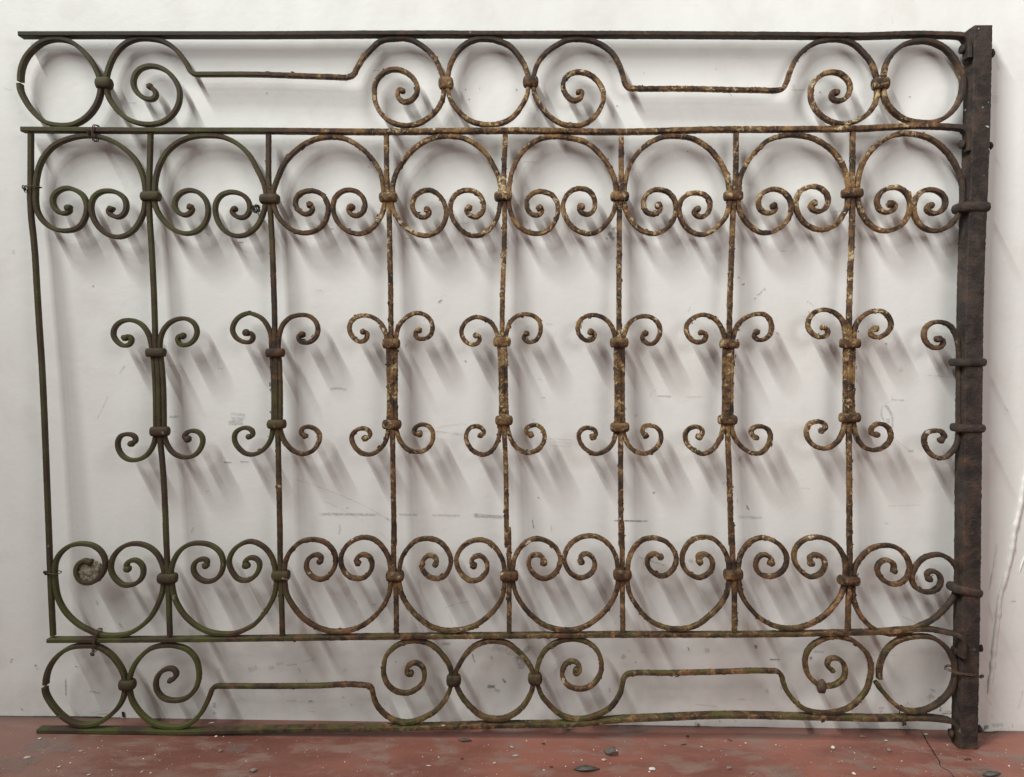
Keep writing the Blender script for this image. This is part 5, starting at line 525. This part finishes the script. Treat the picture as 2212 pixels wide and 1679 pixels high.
# ------------------------------------------------------------------ things lodged in the gate
GM = Matrix.Translation((0, -GATE_BASE, 0)) @ Matrix.Rotation(-GATE_LEAN, 4, 'X')
def own(o, loc):      # give a world-space mesh its own origin
    M = Matrix.Translation(-Vector(loc)); o.data.transform(M); o.location = loc
def lodged(o, x, z):
    o.data.transform(GM); own(o, GM @ Vector((x / 1000, 0, z / 1000)))
NEST = plain('dry_grey_mud', (0.27, 0.235, 0.17), 0.95, (0.10, 0.085, 0.06), 170)
nx, nz = D['nest']
o = blob('mud_nest', nx, 1.5, nz, 27, 5.5, 24, NEST, None, 0.30, 2.6, 5, 2.0); lodged(o, nx, nz)
tag(o, 'crusty grey lump of dried mud filling a scroll at lower left', 'mud nest')
TWIG = plain('dry_dead_leaf', (0.07, 0.06, 0.05), 0.9, (0.03, 0.028, 0.025))
cx, cz = D['clump'][0]
vs = []; fs = []; rnd = random.Random(5)
for k in range(16):
    a0 = rnd.uniform(0, 6.28); pts = []
    for j in range(7):
        th = a0 + j * rnd.uniform(0.3, 0.7); r = rnd.uniform(3, 11)
        pts.append(Vector((cx + math.cos(th) * r, -6 + rnd.uniform(-5, 5), cz + math.sin(th) * r * 0.9)) / 1000)
    tube(vs, fs, pts, rnd.uniform(0.0005, 0.0013), 5)
c2 = D['clump'][1]
pts = [Vector((cx + (c2[0] - cx) * t + 3 * math.sin(t * 9), -7, cz + (c2[1] - cz) * t)) / 1000 for t in (0, .2, .4, .6, .8, 1)]
tube(vs, fs, pts, 0.001, 5)
o = link('dead_leaf_tangle', mesh('dead_leaf_tangle', vs, fs), TWIG); lodged(o, cx, cz)
tag(o, 'small dark tangle of dead stalks caught beside an upper collar', 'plant debris')

# ------------------------------------------------------------------ crumbs on the floor
DM = {'white': plain('white_paint_chip', (0.72, 0.70, 0.64), 0.8, (0.55, 0.53, 0.47)), 'cream': plain('cream_paint_chip', (0.60, 0.52, 0.38), 0.8),
      'chip': plain('pale_grey_chip', (0.42, 0.43, 0.40), 0.8), 'pale': plain('pale_scrap', (0.45, 0.36, 0.32), 0.8), 'crumb': plain('grey_brown_crumb', (0.26, 0.225, 0.19), 0.9, (0.17, 0.13, 0.105)),
      'dark': plain('dark_rust_crumb', (0.075, 0.035, 0.025), 0.9), 'leaf': plain('dry_grey_leaf', (0.135, 0.135, 0.118), 0.85, (0.065, 0.062, 0.052))}
WORDS = {'white': ('paint_chip', 'white paint chip', 'paint chip'), 'cream': ('paint_chip', 'cream paint chip', 'paint chip'), 'chip': ('paint_chip', 'pale grey paint chip', 'paint chip'),
         'pale': ('paint_scrap', 'thin pinkish scrap of paint', 'paint chip'), 'crumb': ('grit_crumb', 'grey brown crumb of grit', 'grit'), 'dark': ('rust_crumb', 'dark crumb of rust', 'rust flake'), 'leaf': ('dry_leaf', 'dry grey leaf', 'leaf')}
def leaf_mesh(L, W_, h):
    vs = []; fs = []; n = 9
    for i in range(n):
        u = i / (n - 1); wd = W_ / 2 * math.sin(math.pi * min(1, u * 1.02) ** 0.85) + 0.3; zc = 1.0 + h * 0.5 * math.sin(u * 3.0)
        for s, dz in ((-1, h * 0.45), (0, 0), (1, h * 0.25)):
            for tt in (0, 0.7): vs.append(((u - 0.5) * L, s * wd + 0.5 * math.sin(i * 2.1), zc + dz + tt))
    for i in range(n - 1):
        a, b = i * 6, (i + 1) * 6
        for j in (0, 2): fs += [(a + j + 1, a + j + 3, b + j + 3, b + j + 1), (a + j, b + j, b + j + 2, a + j + 2)]
        fs += [(a, a + 1, b + 1, b), (a + 4, b + 4, b + 5, a + 5)]
    return [(x / 1000, y / 1000, z / 1000) for x, y, z in vs], fs
ORD = ('first', 'second', 'third', 'fourth', 'fifth', 'sixth', 'seventh', 'eighth', 'ninth', 'tenth', 'eleventh', 'twelfth', 'thirteenth', 'fourteenth', 'fifteenth', 'sixteenth', 'seventeenth', 'eighteenth', 'nineteenth', 'twentieth')
PLUR = {'paint chip': 'paint chips on the floor', 'grit': 'crumbs of grit on the floor', 'rust flake': 'rust crumbs on the floor', 'leaf': 'dry leaves on the floor'}
count = {}
crumbs = sorted((d for d in D['debris'] if d[2] >= 7), key=lambda d: d[0])
total = {}
for d in crumbs: total[WORDS[d[5]][1]] = total.get(WORDS[d[5]][1], 0) + 1
for i, (x, y, L, W_, h, k, a) in enumerate(crumbs):
    nm, words, cat = WORDS[k]
    if k == 'leaf':
        o = link(nm, mesh(nm, *leaf_mesh(L, W_ * 1.3, h)), DM[k]); fix_normals(o)
    else:
        o = blob(nm, 0, 0, h * 0.45, L * 0.5, W_ * 0.62, h * 0.5, DM[k], None, 0.45, 1.5, 2, i * 1.7)
        for p in o.data.polygons: p.use_smooth = False
    o.location = (x / 1000, y / 1000, 0.0006); o.rotation_euler = (0, 0, R(a) + random.uniform(-0.2, 0.2))
    n = count[words] = count.get(words, -1) + 1
    if total[words] == 1: lab = '%s lying alone on the red floor' % words
    else: lab = '%s %s from the left on the red floor' % (ORD[n], words)
    tag(o, lab, cat, PLUR[cat])
# curled dead leaf standing on the floor
x, y = D['curl']; vs = []; fs = []
n = 10
for i in range(n):
    u = i / (n - 1); th = -0.6 + u * 3.4
    cxx = -14 + 20 * u + 6 * math.sin(th); zz = 3 + 14 * abs(math.sin(th * 0.8)) * (1 - 0.5 * u)
    wd = 9 * math.sin(math.pi * (0.12 + 0.8 * u))
    for s in (-1, -0.3, 0.4, 1):
        vs.append(((cxx + 2 * s * s) / 1000, (s * wd) / 1000, (zz + 3 * s * s + noise.noise(Vector((i, s * 2, 1))) * 2) / 1000))
for i in range(n - 1):
    for j in range(3): fs.append((i * 4 + j, i * 4 + j + 1, (i + 1) * 4 + j + 1, (i + 1) * 4 + j))
o = link('curled_leaf', mesh('curled_leaf', vs, fs), DM['leaf']); so = o.modifiers.new('thick', 'SOLIDIFY'); so.thickness = 0.0008
o.location = (x / 1000, y / 1000, 0.0); tag(o, 'curled dark grey dead leaf standing up on the red floor', 'leaf')
# fine flecks, too many to count
vs = []; fs = []; rnd = random.Random(3)
tiny = [(d[0] / 1000, d[1] / 1000, d[2] / 2000) for d in D['debris'] if d[2] < 7 and d[5] in ('white', 'cream')]
for k in range(300):
    fx = rnd.uniform(-1.15, 1.15); fy = -0.05 - 0.20 * rnd.random() ** 0.8; s = rnd.uniform(0.0007, 0.0018) * (1 if rnd.random() < 0.9 else 1.6)
    if k < len(tiny): fx, fy, s = tiny[k]
    b = len(vs); a = rnd.uniform(0, 6.28)
    for j in range(3):
        th = a + j * 2.09; vs.append((fx + math.cos(th) * s * rnd.uniform(0.6, 1.3), fy + math.sin(th) * s * rnd.uniform(0.6, 1.3), 0.0008))
    vs.append((fx, fy, 0.0008 + s * 0.7)); fs += [(b, b + 1, b + 3), (b + 1, b + 2, b + 3), (b + 2, b, b + 3)]
o = link('paint_flecks', mesh('paint_flecks', vs, fs), DM['white'], None, False)
tag(o, 'scatter of tiny white paint flecks across the red floor', 'flecks', None, 'stuff')
